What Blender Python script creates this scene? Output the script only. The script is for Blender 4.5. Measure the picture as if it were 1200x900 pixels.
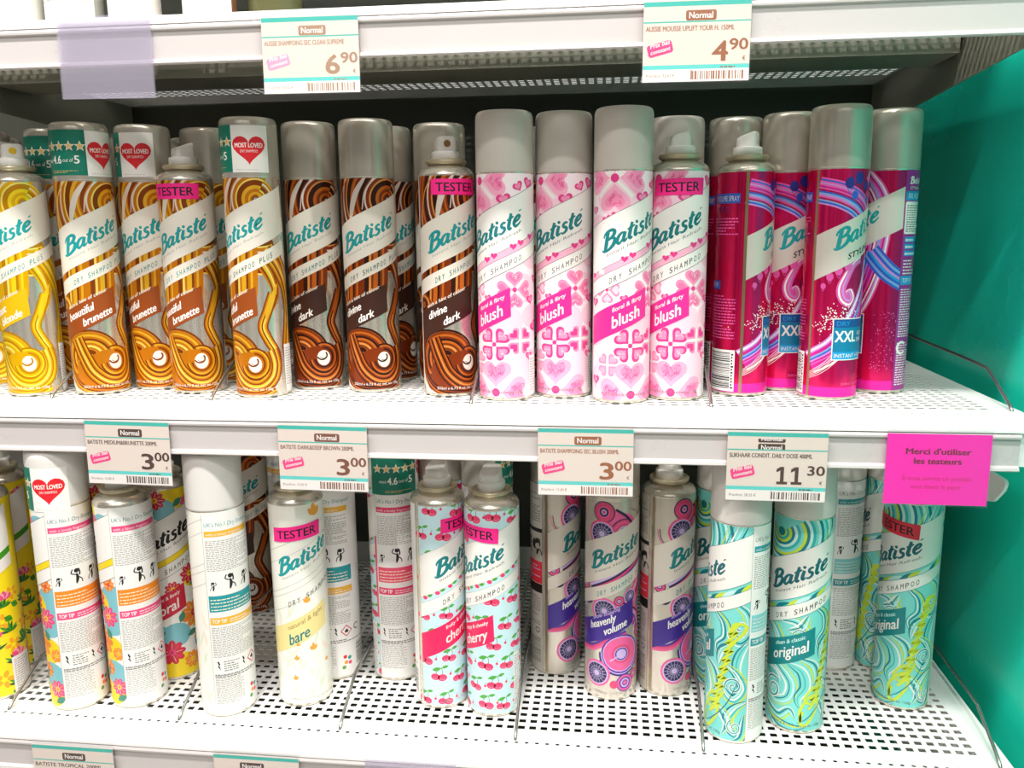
import bpy, math, random
from mathutils import Matrix, Vector
from mathutils.geometry import tessellate_polygon

# ------------------------------------------------------------------ scene reset
for o in list(bpy.data.objects):
    bpy.data.objects.remove(o, do_unlink=True)
SC = bpy.context.scene
COL = SC.collection

# ------------------------------------------------------------------ camera
F_PX, PITCH, YAW, ROLL, CAM_Z = 983.6, .1823, .117, -.0106, .1508
cy, sy = math.cos(YAW), math.sin(YAW)
fwd = Vector((-sy*math.cos(PITCH), cy*math.cos(PITCH), -math.sin(PITCH)))
right = Vector((cy, sy, 0))
up = right.cross(fwd)
r_ = right*math.cos(ROLL) + up*math.sin(ROLL)
u_ = up*math.cos(ROLL) - right*math.sin(ROLL)
cam = bpy.data.cameras.new('camera')
cam.sensor_width = 36
cam.lens = F_PX/1200*36
cam.clip_start = .01
camo = bpy.data.objects.new('camera', cam)
COL.objects.link(camo)
camo.matrix_world = Matrix(((r_.x, u_.x, -fwd.x, 0), (r_.y, u_.y, -fwd.y, 0), (r_.z, u_.z, -fwd.z, CAM_Z), (0, 0, 0, 1)))
SC.camera = camo

# ------------------------------------------------------------------ light
W = bpy.data.worlds.new('world')
SC.world = W
W.use_nodes = True
# noise standing in for the unseen aisle, made patchy to streak metal reflections
wn = W.node_tree
bg = wn.nodes['Background']
wt = wn.nodes.new('ShaderNodeTexCoord')
wm = wn.nodes.new('ShaderNodeMapping')
wm.inputs['Scale'].default_value = (4.5, 4.5, .7)
wz = wn.nodes.new('ShaderNodeTexNoise')
wz.inputs['Scale'].default_value = 1.6
wz.inputs['Detail'].default_value = 2
wr = wn.nodes.new('ShaderNodeValToRGB')
wr.color_ramp.elements[0].position = .44
wr.color_ramp.elements[0].color = (.05, .048, .044, 1)
wr.color_ramp.elements[1].position = .62
wr.color_ramp.elements[1].color = (1, .985, .95, 1)
wn.links.new(wt.outputs['Generated'], wm.inputs['Vector'])
wn.links.new(wm.outputs['Vector'], wz.inputs['Vector'])
wn.links.new(wz.outputs['Fac'], wr.inputs['Fac'])
wn.links.new(wr.outputs['Color'], bg.inputs[0])
bg.inputs[1].default_value = .30

def tube_light(name, loc, sx, sy_, power, target=None):
    l = bpy.data.lights.new(name, 'AREA')
    l.shape = 'RECTANGLE'
    l.size = sx
    l.size_y = sy_
    l.energy = power
    l.color = (1, .975, .94)
    o = bpy.data.objects.new(name, l)
    COL.objects.link(o)
    o.location = loc
    if target:
        d = Vector(target)-Vector(loc)
        o.rotation_euler = d.to_track_quat('-Z', 'Y').to_euler()
    return o

tube_light('ceiling_light', (-.1, -.05, 1.75), 2.6, .14, 56)
tube_light('ceiling_light', (.2, -1.3, 1.75), 3.0, .2, 8, (0, .7, 0))
tube_light('ceiling_light', (0, -2.6, 1.75), 3.0, .3, 7, (0, .7, -.2))
tube_light('ceiling_downlight', (-.2, -.9, 1.75), .06, .06, 12, (.1, .8, 0))

SC.view_settings.view_transform = 'Standard'
SC.view_settings.look = 'None'
SC.view_settings.gamma = 1
SC.view_settings.use_curve_mapping = False
SC.view_settings.exposure = .6

# ------------------------------------------------------------------ materials
def lin(h):
    h = h.lstrip('#')
    c = [int(h[i:i+2], 16)/255 for i in (0, 2, 4)]
    return tuple((x/12.92 if x <= .04045 else ((x+.055)/1.055)**2.4) for x in c)+(1,)

MATS = {}
def mat(name, hexc, rough=.45, metal=0., spec=.5, noise=0., nscale=60.):
    if name in MATS:
        return MATS[name]
    m = bpy.data.materials.new(name)
    m.use_nodes = True
    nt = m.node_tree
    p = nt.nodes['Principled BSDF']
    p.inputs['Base Color'].default_value = lin(hexc)
    p.inputs['Roughness'].default_value = rough
    p.inputs['Metallic'].default_value = metal
    p.inputs['Specular IOR Level'].default_value = spec
    if noise:
        tc = nt.nodes.new('ShaderNodeTexCoord')
        n = nt.nodes.new('ShaderNodeTexNoise')
        n.inputs['Scale'].default_value = nscale
        n.inputs['Detail'].default_value = 4
        nt.links.new(tc.outputs['Object'], n.inputs['Vector'])
        mr = nt.nodes.new('ShaderNodeMapRange')
        mr.inputs['To Min'].default_value = 1-noise
        mr.inputs['To Max'].default_value = 1+noise
        nt.links.new(n.outputs['Fac'], mr.inputs['Value'])
        mx = nt.nodes.new('ShaderNodeVectorMath')
        mx.operation = 'SCALE'
        mx.inputs[0].default_value = lin(hexc)[:3]
        nt.links.new(mr.outputs['Result'], mx.inputs['Scale'])
        nt.links.new(mx.outputs['Vector'], p.inputs['Base Color'])
        m2 = nt.nodes.new('ShaderNodeMapRange')
        m2.inputs['To Min'].default_value = max(.02, rough-.08)
        m2.inputs['To Max'].default_value = rough+.08
        nt.links.new(n.outputs['Fac'], m2.inputs['Value'])
        nt.links.new(m2.outputs['Result'], p.inputs['Roughness'])
    MATS[name] = m
    return m

def clear_mat(name, tint, alpha_gloss=.08, haze=.05):
    m = bpy.data.materials.new(name)
    m.use_nodes = True
    nt = m.node_tree
    nt.nodes.clear()
    out = nt.nodes.new('ShaderNodeOutputMaterial')
    tr = nt.nodes.new('ShaderNodeBsdfTransparent')
    tr.inputs[0].default_value = lin(tint)
    gl = nt.nodes.new('ShaderNodeBsdfGlossy')
    gl.inputs['Roughness'].default_value = .12
    df = nt.nodes.new('ShaderNodeBsdfDiffuse')
    df.inputs[0].default_value = lin('#e9e3f2')
    a = nt.nodes.new('ShaderNodeMixShader')
    a.inputs[0].default_value = alpha_gloss
    b = nt.nodes.new('ShaderNodeMixShader')
    b.inputs[0].default_value = haze
    nt.links.new(tr.outputs[0], a.inputs[1])
    nt.links.new(gl.outputs[0], a.inputs[2])
    nt.links.new(a.outputs[0], b.inputs[1])
    nt.links.new(df.outputs[0], b.inputs[2])
    nt.links.new(b.outputs[0], out.inputs[0])
    MATS[name] = m
    return m

M_WHITE = mat('white_powder_coat', '#f3f1ee', .42, noise=.015)
M_RAIL = mat('price_rail_plastic', '#cdc6c4', .3, noise=.02, nscale=25)
M_GREYST = mat('shade_darkened_grey_steel', '#8e8c7d', .5, noise=.03)  # grey taken darker to deepen the shade inside the shelving
M_BACK = mat('dark_back_panel', '#3d3e34', .55, noise=.06, nscale=14)
M_TEAL = mat('teal_side_panel', '#1fdcc0', .25, noise=.04, nscale=6)
M_FLOOR = mat('floor_vinyl', '#cfcac0', .4, noise=.04, nscale=8)
M_CHROME = mat('chromed_wire', '#a3a39f', .24, .9)
M_TIN = mat('tinplate_can', '#dcd5c6', .26, .75)
M_BRASSY = mat('lacquered_valve_cup', '#cdc0a2', .3, .6)
M_NOZ = mat('white_nozzle_plastic', '#f3efe8', .4)
M_CAPSIL = mat('silver_cap', '#c6beb0', .27, .5)
M_CAPGREY = mat('pale_grey_cap', '#c4bdb3', .38, .05)
M_CAPWHITE = mat('white_cap', '#dfdad5', .4)
M_INK = mat('black_ink', '#14110f', .5)
M_PINKTEST = mat('pink_tester_paper', '#ff1e8c', .6)
M_GREEN = mat('sticker_green', '#0a7a63', .4)
M_STWHITE = mat('sticker_white', '#f6f2ec', .4)
M_RED = mat('sticker_red', '#e3202c', .4)
M_GOLDSTAR = mat('star_gold', '#f2c46a', .45)
M_CLEAR = clear_mat('clear_holder_plastic', '#ffffff', .02, .012)
M_CLEARB = clear_mat('clear_holder_painted_sheen', '#f9f8fb', .04, .10)  # lilac haze mixed in for reflections off the clear plastic

# ------------------------------------------------------------------ object helpers
def link(o, parent=None):
    COL.objects.link(o)
    if parent:
        o.parent = parent
    return o

def meshobj(name, V, F, mats, mi=None, parent=None, smooth=False, loc=None, normals=None):
    me = bpy.data.meshes.new(name)
    me.from_pydata(V, [], F)
    for m in mats:
        me.materials.append(m)
    if mi:
        me.polygons.foreach_set('material_index', mi)
    if smooth:
        me.polygons.foreach_set('use_smooth', [True]*len(me.polygons))
    me.update()
    if normals:
        me.normals_split_custom_set_from_vertices(normals)
    o = bpy.data.objects.new(name, me)
    if loc:
        o.location = loc
    return link(o, parent)

def empty(name, loc, label, cat, group=None):
    o = bpy.data.objects.new(name, None)
    o.empty_display_size = .02
    o.location = loc
    link(o)
    tag(o, label, cat, group)
    return o

def tag(o, label=None, cat=None, group=None, kind=None):
    if label: o['label'] = label
    if cat: o['category'] = cat
    if group: o['group'] = group
    if kind: o['kind'] = kind
    return o

def box(V, F, a, b):
    n = len(V)
    x0, y0, z0 = a
    x1, y1, z1 = b
    V += [(x0, y0, z0), (x1, y0, z0), (x1, y1, z0), (x0, y1, z0), (x0, y0, z1), (x1, y0, z1), (x1, y1, z1), (x0, y1, z1)]
    F += [(n, n+3, n+2, n+1), (n+4, n+5, n+6, n+7), (n, n+1, n+5, n+4), (n+1, n+2, n+6, n+5), (n+2, n+3, n+7, n+6), (n+3, n, n+4, n+7)]

def prism_x(V, F, prof, x0, x1):
    """closed y,z profile swept along x"""
    n = len(V)
    k = len(prof)
    V += [(x0, y, z) for y, z in prof]+[(x1, y, z) for y, z in prof]
    for i in range(k):
        j = (i+1) % k
        F.append((n+i, n+j, n+k+j, n+k+i))
    tris = tessellate_polygon([[Vector((y, z, 0)) for y, z in prof]])
    for t in tris:
        F.append(tuple(n+i for i in t))
        F.append(tuple(n+k+i for i in reversed(t)))

def tube(V, F, pts, r, seg=10):
    n0 = len(V)
    pts = [Vector(p) for p in pts]
    prev = None
    for i, p in enumerate(pts):
        d = (pts[min(i+1, len(pts)-1)]-pts[max(i-1, 0)]).normalized()
        a = Vector((1, 0, 0)) if abs(d.x) < .9 else Vector((0, 0, 1))
        s = d.cross(a).normalized()
        t = d.cross(s)
        for k in range(seg):
            an = 2*math.pi*k/seg
            V.append(tuple(p+(s*math.cos(an)+t*math.sin(an))*r))
    for i in range(len(pts)-1):
        for k in range(seg):
            a = n0+i*seg+k
            b = n0+i*seg+(k+1) % seg
            F.append((a, b, b+seg, a+seg))
    F.append(tuple(n0+k for k in range(seg))[::-1])
    F.append(tuple(n0+(len(pts)-1)*seg+k for k in range(seg)))

NSEG = 78
def lathe(prof, nseg=NSEG, V=None, F=None, close=True):
    V = [] if V is None else V
    F = [] if F is None else F
    n = len(V)
    for r, z in prof:
        for k in range(nseg):
            t = 2*math.pi*k/nseg
            V.append((r*math.sin(t), -r*math.cos(t), z))
    for i in range(len(prof)-1):
        for k in range(nseg):
            a = n+i*nseg+k
            b = n+i*nseg+(k+1) % nseg
            F.append((a, b, b+nseg, a+nseg))
    if close:
        F.append(tuple(n+k for k in range(nseg))[::-1])
        F.append(tuple(n+(len(prof)-1)*nseg+k for k in range(nseg)))
    return V, F

# ------------------------------------------------------------------ 2D drawing
_txt = {}
def text_tris(s):
    """tris of a string set in the built-in face, cap height 1, from x=0"""
    if s in _txt:
        return _txt[s]
    c = bpy.data.curves.new('tmp', 'FONT')
    c.body = s
    c.size = 1
    c.resolution_u = 3
    o = bpy.data.objects.new('tmp', c)
    COL.objects.link(o)
    dg = bpy.context.evaluated_depsgraph_get()
    dg.update()
    ev = o.evaluated_get(dg)
    me = ev.to_mesh()
    me.calc_loop_triangles()
    vs = [v.co for v in me.vertices]
    t = [tuple((vs[i].x, vs[i].y) for i in lt.vertices) for lt in me.loop_triangles]
    ev.to_mesh_clear()
    bpy.data.objects.remove(o)
    bpy.data.curves.remove(c)
    if t:
        x0 = min(p[0] for q in t for p in q)
        x1 = max(p[0] for q in t for p in q)
    else:
        x0, x1 = 0, 1
    k = 1/.73
    t = [tuple(((p[0]-x0)*k, p[1]*k) for p in q) for q in t]
    _txt[s] = (t, (x1-x0)*k)
    return _txt[s]

def cr(pts, n=8, closed=False):
    """Catmull-Rom through points of any dimension"""
    P = [tuple(p) for p in pts]
    out = []
    m = len(P)
    for i in range(m if closed else m-1):
        if closed:
            a, b, c, d = P[(i-1) % m], P[i], P[(i+1) % m], P[(i+2) % m]
        else:
            a, b, c, d = P[max(i-1, 0)], P[i], P[i+1], P[min(i+2, m-1)]
        for k in range(n):
            t = k/n
            out.append(tuple(.5*((2*q1)+(-q0+q2)*t+(2*q0-5*q1+4*q2-q3)*t*t+(-q0+3*q1-3*q2+q3)*t**3) for q0, q1, q2, q3 in zip(a, b, c, d)))
    if not closed:
        out.append(P[-1])
    return out

def arc(cx, cy_, rx, ry, a0, a1, n=24):
    return [(cx+rx*math.cos(math.radians(a0+(a1-a0)*i/n)), cy_+ry*math.sin(math.radians(a0+(a1-a0)*i/n))) for i in range(n+1)]

class Art:
    """flat print drawn in millimetres, later laid on a can or on a card"""
    def __init__(self):
        self.L = []
    def add(self, polys, m):
        if polys:
            self.L.append((m, polys))
    def merge(self, i):
        """join the prints drawn since index i into one layer per ink"""
        d = {}
        for m, ps in self.L[i:]:
            d.setdefault(m.name, (m, []))[1].extend(ps)
        self.L[i:] = list(d.values())
    def poly(self, pts, m):
        tr = tessellate_polygon([[Vector((p[0], p[1], 0)) for p in pts]])
        self.add([tuple(pts[i] for i in t) for t in tr], m)
    def polys(self, lst, m):
        out = []
        for pts in lst:
            tr = tessellate_polygon([[Vector((p[0], p[1], 0)) for p in pts]])
            out += [tuple(pts[i] for i in t) for t in tr]
        self.add(out, m)
    def rect(self, x0, y0, x1, y1, m):
        self.add([((x0, y0), (x1, y0), (x1, y1), (x0, y1))], m)
    def disc(self, cx, cy_, r, m, ry=None, n=20):
        ry = ry or r
        self.add([tuple((cx+r*math.cos(2*math.pi*i/n), cy_+ry*math.sin(2*math.pi*i/n)) for i in range(n))], m)
    def strip(self, pts, w0, w1):
        """quads between offsets w0..w1 (functions of t) of a path"""
        n = len(pts)
        out = []
        A = []
        for i in range(n):
            a = pts[max(i-1, 0)]
            b = pts[min(i+1, n-1)]
            dx, dy = b[0]-a[0], b[1]-a[1]
            l = math.hypot(dx, dy) or 1
            nx, ny = -dy/l, dx/l
            t = i/(n-1)
            A.append(((pts[i][0]+nx*w0(t), pts[i][1]+ny*w0(t)), (pts[i][0]+nx*w1(t), pts[i][1]+ny*w1(t))))
        for i in range(n-1):
            p, q, r, s = A[i][0], A[i][1], A[i+1][1], A[i+1][0]
            out.append((p, q, r))
            out.append((p, r, s))
        return out
    def stroke(self, pts, w, m, taper=None):
        if taper == 'both':
            f = lambda t: w/2*max(.05, math.sin(math.pi*t))**.6
        elif taper == 'end':
            f = lambda t: w/2*max(.06, 1-t)**.6
        elif callable(w):
            f = lambda t: w(t)/2
        else:
            f = lambda t: w/2
        self.add(self.strip(pts, lambda t: -f(t), f), m)
    def ribbon(self, pts, w, cols, taper=None):
        """a flowing lock: parallel stripes of the colours listed, total width w"""
        if taper == 'both':
            g = lambda t: max(.04, math.sin(math.pi*t))**.6
        elif taper == 'end':
            g = lambda t: max(.04, 1-t)**.6
        else:
            g = lambda t: 1
        k = len(cols)
        for i, c in enumerate(cols):
            a = -w/2+w*i/k
            b = -w/2+w*(i+1)/k+.03
            self.add(self.strip(pts, lambda t, a=a: a*g(t), lambda t, b=b: b*g(t)), c)
    def rings(self, cx, cy_, radii, cols, a0=0, a1=360, sq=1.):
        for i in range(len(radii)-1):
            r0, r1 = radii[i], radii[i+1]
            n = max(14, int(abs(a1-a0)/9))
            o = arc(cx, cy_, r1, r1*sq, a0, a1, n)
            q = arc(cx, cy_, r0, r0*sq, a0, a1, n)
            self.add([(q[j], o[j], o[j+1], q[j+1]) for j in range(n)], cols[i % len(cols)])
    def text(self, s, x, y, h, m, w=None, slope=0., shear=0., rot=0., align='l', bold=0.):
        t, tw = text_tris(s)
        sx = (w/tw) if w else h*.92
        W_ = tw*sx
        x0 = x-(W_/2 if align == 'c' else W_ if align == 'r' else 0)
        out = []
        cr_, sr = math.cos(math.radians(rot)), math.sin(math.radians(rot))
        for q in t:
            pp = []
            for a, b in q:
                X = a*sx+b*h*shear
                Y = b*h+a*sx*slope
                if rot:
                    X, Y = X*cr_-Y*sr, X*sr+Y*cr_
                pp.append((x0+X, y+Y))
            out.append(tuple(pp))
        self.add(out, m)
        if bold:
            for dx, dy in ((bold, 0), (-bold, 0), (0, bold)):
                self.add([tuple((a+dx, b+dy) for a, b in q) for q in out], m)
        return W_
    def spaced(self, s, x, y, h, m, w, slope=0., fill=.66, bold=0.):
        """narrow capitals set wide apart"""
        i = len(self.L)
        p = w/len(s)
        for k, c in enumerate(s):
            if c != ' ':
                cw = p*fill*(.35 if c == 'I' else 1)
                self.text(c, x+k*p+(p*fill-cw)/2, y+slope*k*p, h, m, w=cw, slope=slope, bold=bold)
        self.merge(i)
    def lines(self, x0, x1, y0, y1, n, m, seed=0, frac=.5):
        """small print too fine to read: rows of broken words"""
        rnd = random.Random(seed)
        out = []
        p = (y1-y0)/n
        for i in range(n):
            y = y1-(i+1)*p
            x = x0
            end = x1-rnd.choice((0, 0, 0, .1, .35))*(x1-x0)
            while x < end:
                l = min(rnd.uniform(1.2, 4.2), end-x)
                out.append(((x, y), (x+l, y), (x+l, y+p*frac), (x, y+p*frac)))
                x += l+.7
        self.add(out, m)
    def barcode(self, x0, x1, y0, y1, m, seed=0, horizontal=False):
        rnd = random.Random(seed)
        out = []
        a, b = (y0, y1) if horizontal else (x0, x1)
        x = a
        while x < b:
            w = rnd.choice((.35, .35, .7, 1.05))*(b-a)/40*1.3
            e = min(x+w, b)
            out.append(((x0, x), (x1, x), (x1, e), (x0, e)) if horizontal else ((x, y0), (e, y0), (e, y1), (x, y1)))
            x = e+rnd.choice((.35, .7, .7, 1.05))*(b-a)/40*1.3
        self.add(out, m)
    def heart(self, cx, cy_, s, m, rot=0., sy=1.):
        pts = []
        for i in range(28):
            t = 2*math.pi*i/28
            x = .0588*16*math.sin(t)**3*s*.53
            y = (13*math.cos(t)-5*math.cos(2*t)-2*math.cos(3*t)-math.cos(4*t))/17*s*.5*sy
            a = math.radians(rot)
            pts.append((cx+x*math.cos(a)-y*math.sin(a), cy_+x*math.sin(a)+y*math.cos(a)))
        self.poly(pts, m)
    def star(self, cx, cy_, r, m):
        pts = []
        for i in range(10):
            a = math.pi/2+i*math.pi/5
            q = r if i % 2 == 0 else r*.42
            pts.append((cx+q*math.cos(a), cy_+q*math.sin(a)))
        self.poly(pts, m)
    def rrect(self, x0, y0, x1, y1, r, m, rot=0.):
        pts = arc(x1-r, y1-r, r, r, 0, 90, 5)+arc(x0+r, y1-r, r, r, 90, 180, 5)+arc(x0+r, y0+r, r, r, 180, 270, 5)+arc(x1-r, y0+r, r, r, 270, 360, 5)
        if rot:
            cx, cy_ = (x0+x1)/2, (y0+y1)/2
            a = math.radians(rot)
            pts = [(cx+(x-cx)*math.cos(a)-(y-cy_)*math.sin(a), cy_+(x-cx)*math.sin(a)+(y-cy_)*math.cos(a)) for x, y in pts]
        self.add([tuple(pts)], m)

def clip_half(poly, ax, val, ge):
    out = []
    n = len(poly)
    for i in range(n):
        a, b = poly[i], poly[(i+1) % n]
        ia = (a[ax] >= val) if ge else (a[ax] <= val)
        ib = (b[ax] >= val) if ge else (b[ax] <= val)
        if ia:
            out.append(a)
        if ia != ib:
            t = (val-a[ax])/(b[ax]-a[ax])
            out.append((a[0]+(b[0]-a[0])*t, a[1]+(b[1]-a[1])*t))
    return out

def wrap(art, R, v0, v1, V, F, MI, NRM, mats, off0=.00002, step=.0000016, urange=None):
    step = min(step, .0003/max(1, len(art.L)))
    """lay a print round a can of radius R (metres)"""
    R_mm = R*1000
    du = 2*math.pi*R_mm/NSEG
    sn = [(math.sin(2*math.pi*k/NSEG), -math.cos(2*math.pi*k/NSEG)) for k in range(NSEG)]
    idx = {m.name: i for i, m in enumerate(mats)}
    for li, (m, polys) in enumerate(art.L):
        if m.name not in idx:
            idx[m.name] = len(mats)
            mats.append(m)
        mi = idx[m.name]
        rr = R+off0+step*li
        for p in polys:
            vs = [q[1] for q in p]
            if max(vs) <= v0 or min(vs) >= v1:
                continue
            if min(vs) < v0:
                p = clip_half(p, 1, v0, True)
            if len(p) > 2 and max(vs) > v1:
                p = clip_half(p, 1, v1, False)
            if urange and len(p) > 2:
                p = clip_half(p, 0, urange[0], True)
                if len(p) > 2:
                    p = clip_half(p, 0, urange[1], False)
            if len(p) < 3:
                continue
            us = [q[0] for q in p]
            k0 = math.floor(min(us)/du+1e-9)
            k1 = math.floor(max(us)/du-1e-9)
            for k in range(k0, k1+1):
                q = p
                if k > k0:
                    q = clip_half(q, 0, k*du, True)
                if k < k1 and len(q) > 2:
                    q = clip_half(q, 0, (k+1)*du, False)
                if len(q) < 3:
                    continue
                a, b = sn[k % NSEG], sn[(k+1) % NSEG]
                n0 = len(V)
                ar = 0
                for i in range(len(q)):
                    s, t_ = q[i], q[(i+1) % len(q)]
                    ar += s[0]*t_[1]-t_[0]*s[1]
                if ar < 0:
                    q = q[::-1]
                for (x, y) in q:
                    t = x/du-k
                    X, Y = a[0]*(1-t)+b[0]*t, a[1]*(1-t)+b[1]*t
                    V.append((X*rr, Y*rr, y/1000))
                    l = math.hypot(X, Y)
                    NRM.append((X/l, Y/l, 0))
                F.append(tuple(range(n0, n0+len(q))))
                MI.append(mi)

def flat(art, V, F, MI, mats, y=0., step=.0000035):
    """lay a print on a card that faces -y"""
    idx = {m.name: i for i, m in enumerate(mats)}
    for li, (m, polys) in enumerate(art.L):
        if m.name not in idx:
            idx[m.name] = len(mats)
            mats.append(m)
        yy = y-.00002-step*li
        for p in polys:
            ar = 0
            for i in range(len(p)):
                s, t_ = p[i], p[(i+1) % len(p)]
                ar += s[0]*t_[1]-t_[0]*s[1]
            if ar < 0:
                p = p[::-1]
            n0 = len(V)
            V += [(x/1000, yy, z/1000) for x, z in p]
            F.append(tuple(range(n0, n0+len(p))))
            MI.append(idx[m.name])

# ------------------------------------------------------------------ the room: back panel, side panel, floor
def setting(name, a, b, m):
    V, F = [], []
    box(V, F, a, b)
    o = meshobj(name, V, F, [m])
    o['kind'] = 'structure'
    return o

setting('wall_back', (-1.6, 1.12, -1.2), (.36, 1.15, .95), M_BACK)
setting('wall_right', (.36, .42, -1.2), (.40, 1.15, .95), M_TEAL)
setting('floor', (-2.5, -3.2, -1.22), (1.8, 1.15, -1.2), M_FLOOR)

# ------------------------------------------------------------------ shelves
SX0, SX1 = -.665, .335
def shelf(label, z, F0, dot_y, slot_y):
    """perforated steel shelf; F0 = y of its front nose"""
    root = empty('shelf', (0, 0, 0), label, 'shelf', None)
    V, F = [], []
    T = .0006
    # slotted field
    pit = .010115
    xs = [.0767+pit*i for i in range(-73, 24)]
    ys = [slot_y+.0102*j for j in range(int((1.06-slot_y)/.0102))]
    gx = [SX0]
    for x in xs:
        gx += [x-.0031, x+.0031]
    gx.append(SX1)
    gy = [slot_y-.0082]
    for y in ys:
        gy += [y-.0027, y+.0027]
    gy.append(1.118)
    nx, ny = len(gx), len(gy)
    for zz in (z, z-T):
        V += [(x, y, zz) for y in gy for x in gx]
    def hole(i, j):
        return 0 <= i < nx-1 and 0 <= j < ny-1 and i % 2 == 1 and j % 2 == 1
    N = nx*ny
    for j in range(ny-1):
        for i in range(nx-1):
            a, b, c, d = j*nx+i, j*nx+i+1, (j+1)*nx+i+1, (j+1)*nx+i
            if hole(i, j):
                for p, q in ((a, b), (b, c), (c, d), (d, a)):
                    F.append((p, N+p, N+q, q))
            else:
                F.append((a, b, c, d))
                F.append((N+a, N+d, N+c, N+b))
    # row of small round holes
    p2 = .00896
    y0, y1 = dot_y-.0045, dot_y+.0045
    n0 = len(V)
    cells = int((SX1-.012-(SX0+.01))/p2)
    xa = .0752-p2/2-p2*int((.0752-SX0)/p2-1)
    for c in range(cells):
        x0, x1 = xa+c*p2, xa+(c+1)*p2
        if x1 > SX1:
            break
        xm = (x0+x1)/2
        n = len(V)
        sq = [(x0, y0), (xm, y0), (x1, y0), (x1, dot_y), (x1, y1), (xm, y1), (x0, y1), (x0, dot_y)]
        oc = [(xm+.0021*math.cos(math.radians(225+45*k)), dot_y+.0017*math.sin(math.radians(225+45*k))) for k in range(8)]
        V += [(x, y, z) for x, y in sq]+[(x, y, z) for x, y in oc]+[(x, y, z-T) for x, y in oc]
        for k in range(8):
            l = (k+1) % 8
            F.append((n+k, n+l, n+8+l, n+8+k))
            F.append((n+8+k, n+8+l, n+16+l, n+16+k))
        xe = x1
    def plate(x0, ya, x1, yb):
        box(V, F, (x0, ya, z-T), (x1, yb, z))
    plate(SX0, y0, xa, y1)
    plate(xe, y0, SX1, y1)
    plate(SX0, y1, SX1, gy[0])
    plate(SX0, F0+.006, SX1, y0)
    # side flanges folded down
    meshobj('perforated_deck', V, F, [M_WHITE], parent=root)
    # rolled front nose
    V, F = [], []
    prof = [(F0+.006, z)]+[(F0+.006+.006*math.cos(math.radians(a)), z-.006+.006*math.sin(math.radians(a))) for a in (105, 120, 135, 150, 165, 180)]
    prof += [(F0, z-.0075), (F0+.004, z-.0085), (F0+.004, z-.035), (F0+.006, z-.035), (F0+.006, z-.0006)]
    prism_x(V, F, prof, SX0, SX1)
    meshobj('front_nose', V, F, [M_WHITE], parent=root)
    # price rail
    V, F = [], []
    rp = [(F0+.0035, z-.0085), (F0+.0002, z-.0085), (F0-.0008, z-.0105), (F0-.0006, z-.012), (F0+.0016, z-.0128), (F0+.0022, z-.0338),
          (F0-.0006, z-.0352), (F0-.0012, z-.0372), (F0-.0004, z-.038), (F0+.0035, z-.038)]
    prism_x(V, F, rp, SX0, .3155)
    meshobj('price_rail', V, F, [M_RAIL], parent=root)
    # reinforcing channel under the deck
    V, F = [], []
    box(V, F, (-.643, F0+.18, z-.0165), (.3135, F0+.25, z-.0007))
    o = meshobj('reinforcing_channel', V, F, [M_GREYST], parent=root)
    # side brackets
    for x0 in (.3165, -.6485):
        V, F = [], []
        pr = [(F0+.022, z-.0015), (F0+.022, z-.030), (F0+.03, z-.0345), (F0+.07, z-.036), (F0+.29, z-.047), (1.119, z-.062), (1.119, z-.0015)]
        if z < .1:
            pr = [(F0+.053, z-.0015), (F0+.053, z-.050), (F0+.049, z-.0515), (F0+.0235, z-.0515), (F0+.0212, z-.053), (F0+.0212, z-.0555), (F0+.024, z-.061), (F0+.0375, z-.0735), (F0+.042, z-.0758), (F0+.0535, z-.0785), (F0+.108, z-.095), (F0+.23, z-.118), (1.119, z-.13), (1.119, z-.0015)]
        prism_x(V, F, pr, x0, x0+.0025)
        meshobj('side_bracket', V, F, [M_GREYST if z > .1 else M_WHITE], parent=root)
    return root

shelf('top white perforated shelf, seen from below, carrying clear and white bottles', .321, .667, .700, .7225)
shelf('unseen white perforated shelf added above the bottles to shade the back panel', .66, .667, .700, .7225)  # unseen shelf, added to keep light off the back panel
shelf('middle white perforated shelf carrying brunette, pink and magenta spray cans', 0., .667, .700, .7225)
shelf('lowest white perforated shelf carrying floral, cherry and turquoise spray cans', -.2905, .632, .661, .6838)

# plinth below, added out of view so the shelf holes look dark
V, F = [], []
prism_x(V, F, [(.66, -.62), (.66, -.70), (.68, -.70), (.68, -1.2), (1.118, -1.2), (1.118, -.62)], SX0, SX1)
o = meshobj('plinth', V, F, [mat('plinth_grey', '#3c3a36', .6)])
o['kind'] = 'structure'

# ------------------------------------------------------------------ chromed wire dividers
def divider(x, yf, z, yend, label):
    V, F = [], []
    pts = cr([(x, yf, z-.006), (x, yf, z+.002), (x, yf+.026, z+.016), (x, yf+.046, z+.0255), (x, yf+.055, z+.0275), (x, yf+.10, z+.029), (x, (yf+yend)/2+.05, z+.031), (x, yend-.012, z+.033), (x, yend-.002, z+.028), (x, yend, z+.015), (x, yend, z-.004)], 6)
    pts = [Vector(p) for p in pts]
    tube(V, F, pts, .0015, 10)
    o = meshobj('wire_divider', V, F, [M_CHROME], smooth=True)
    tag(o, label, 'shelf divider', 'chromed wire dividers on the shelves')

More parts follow.
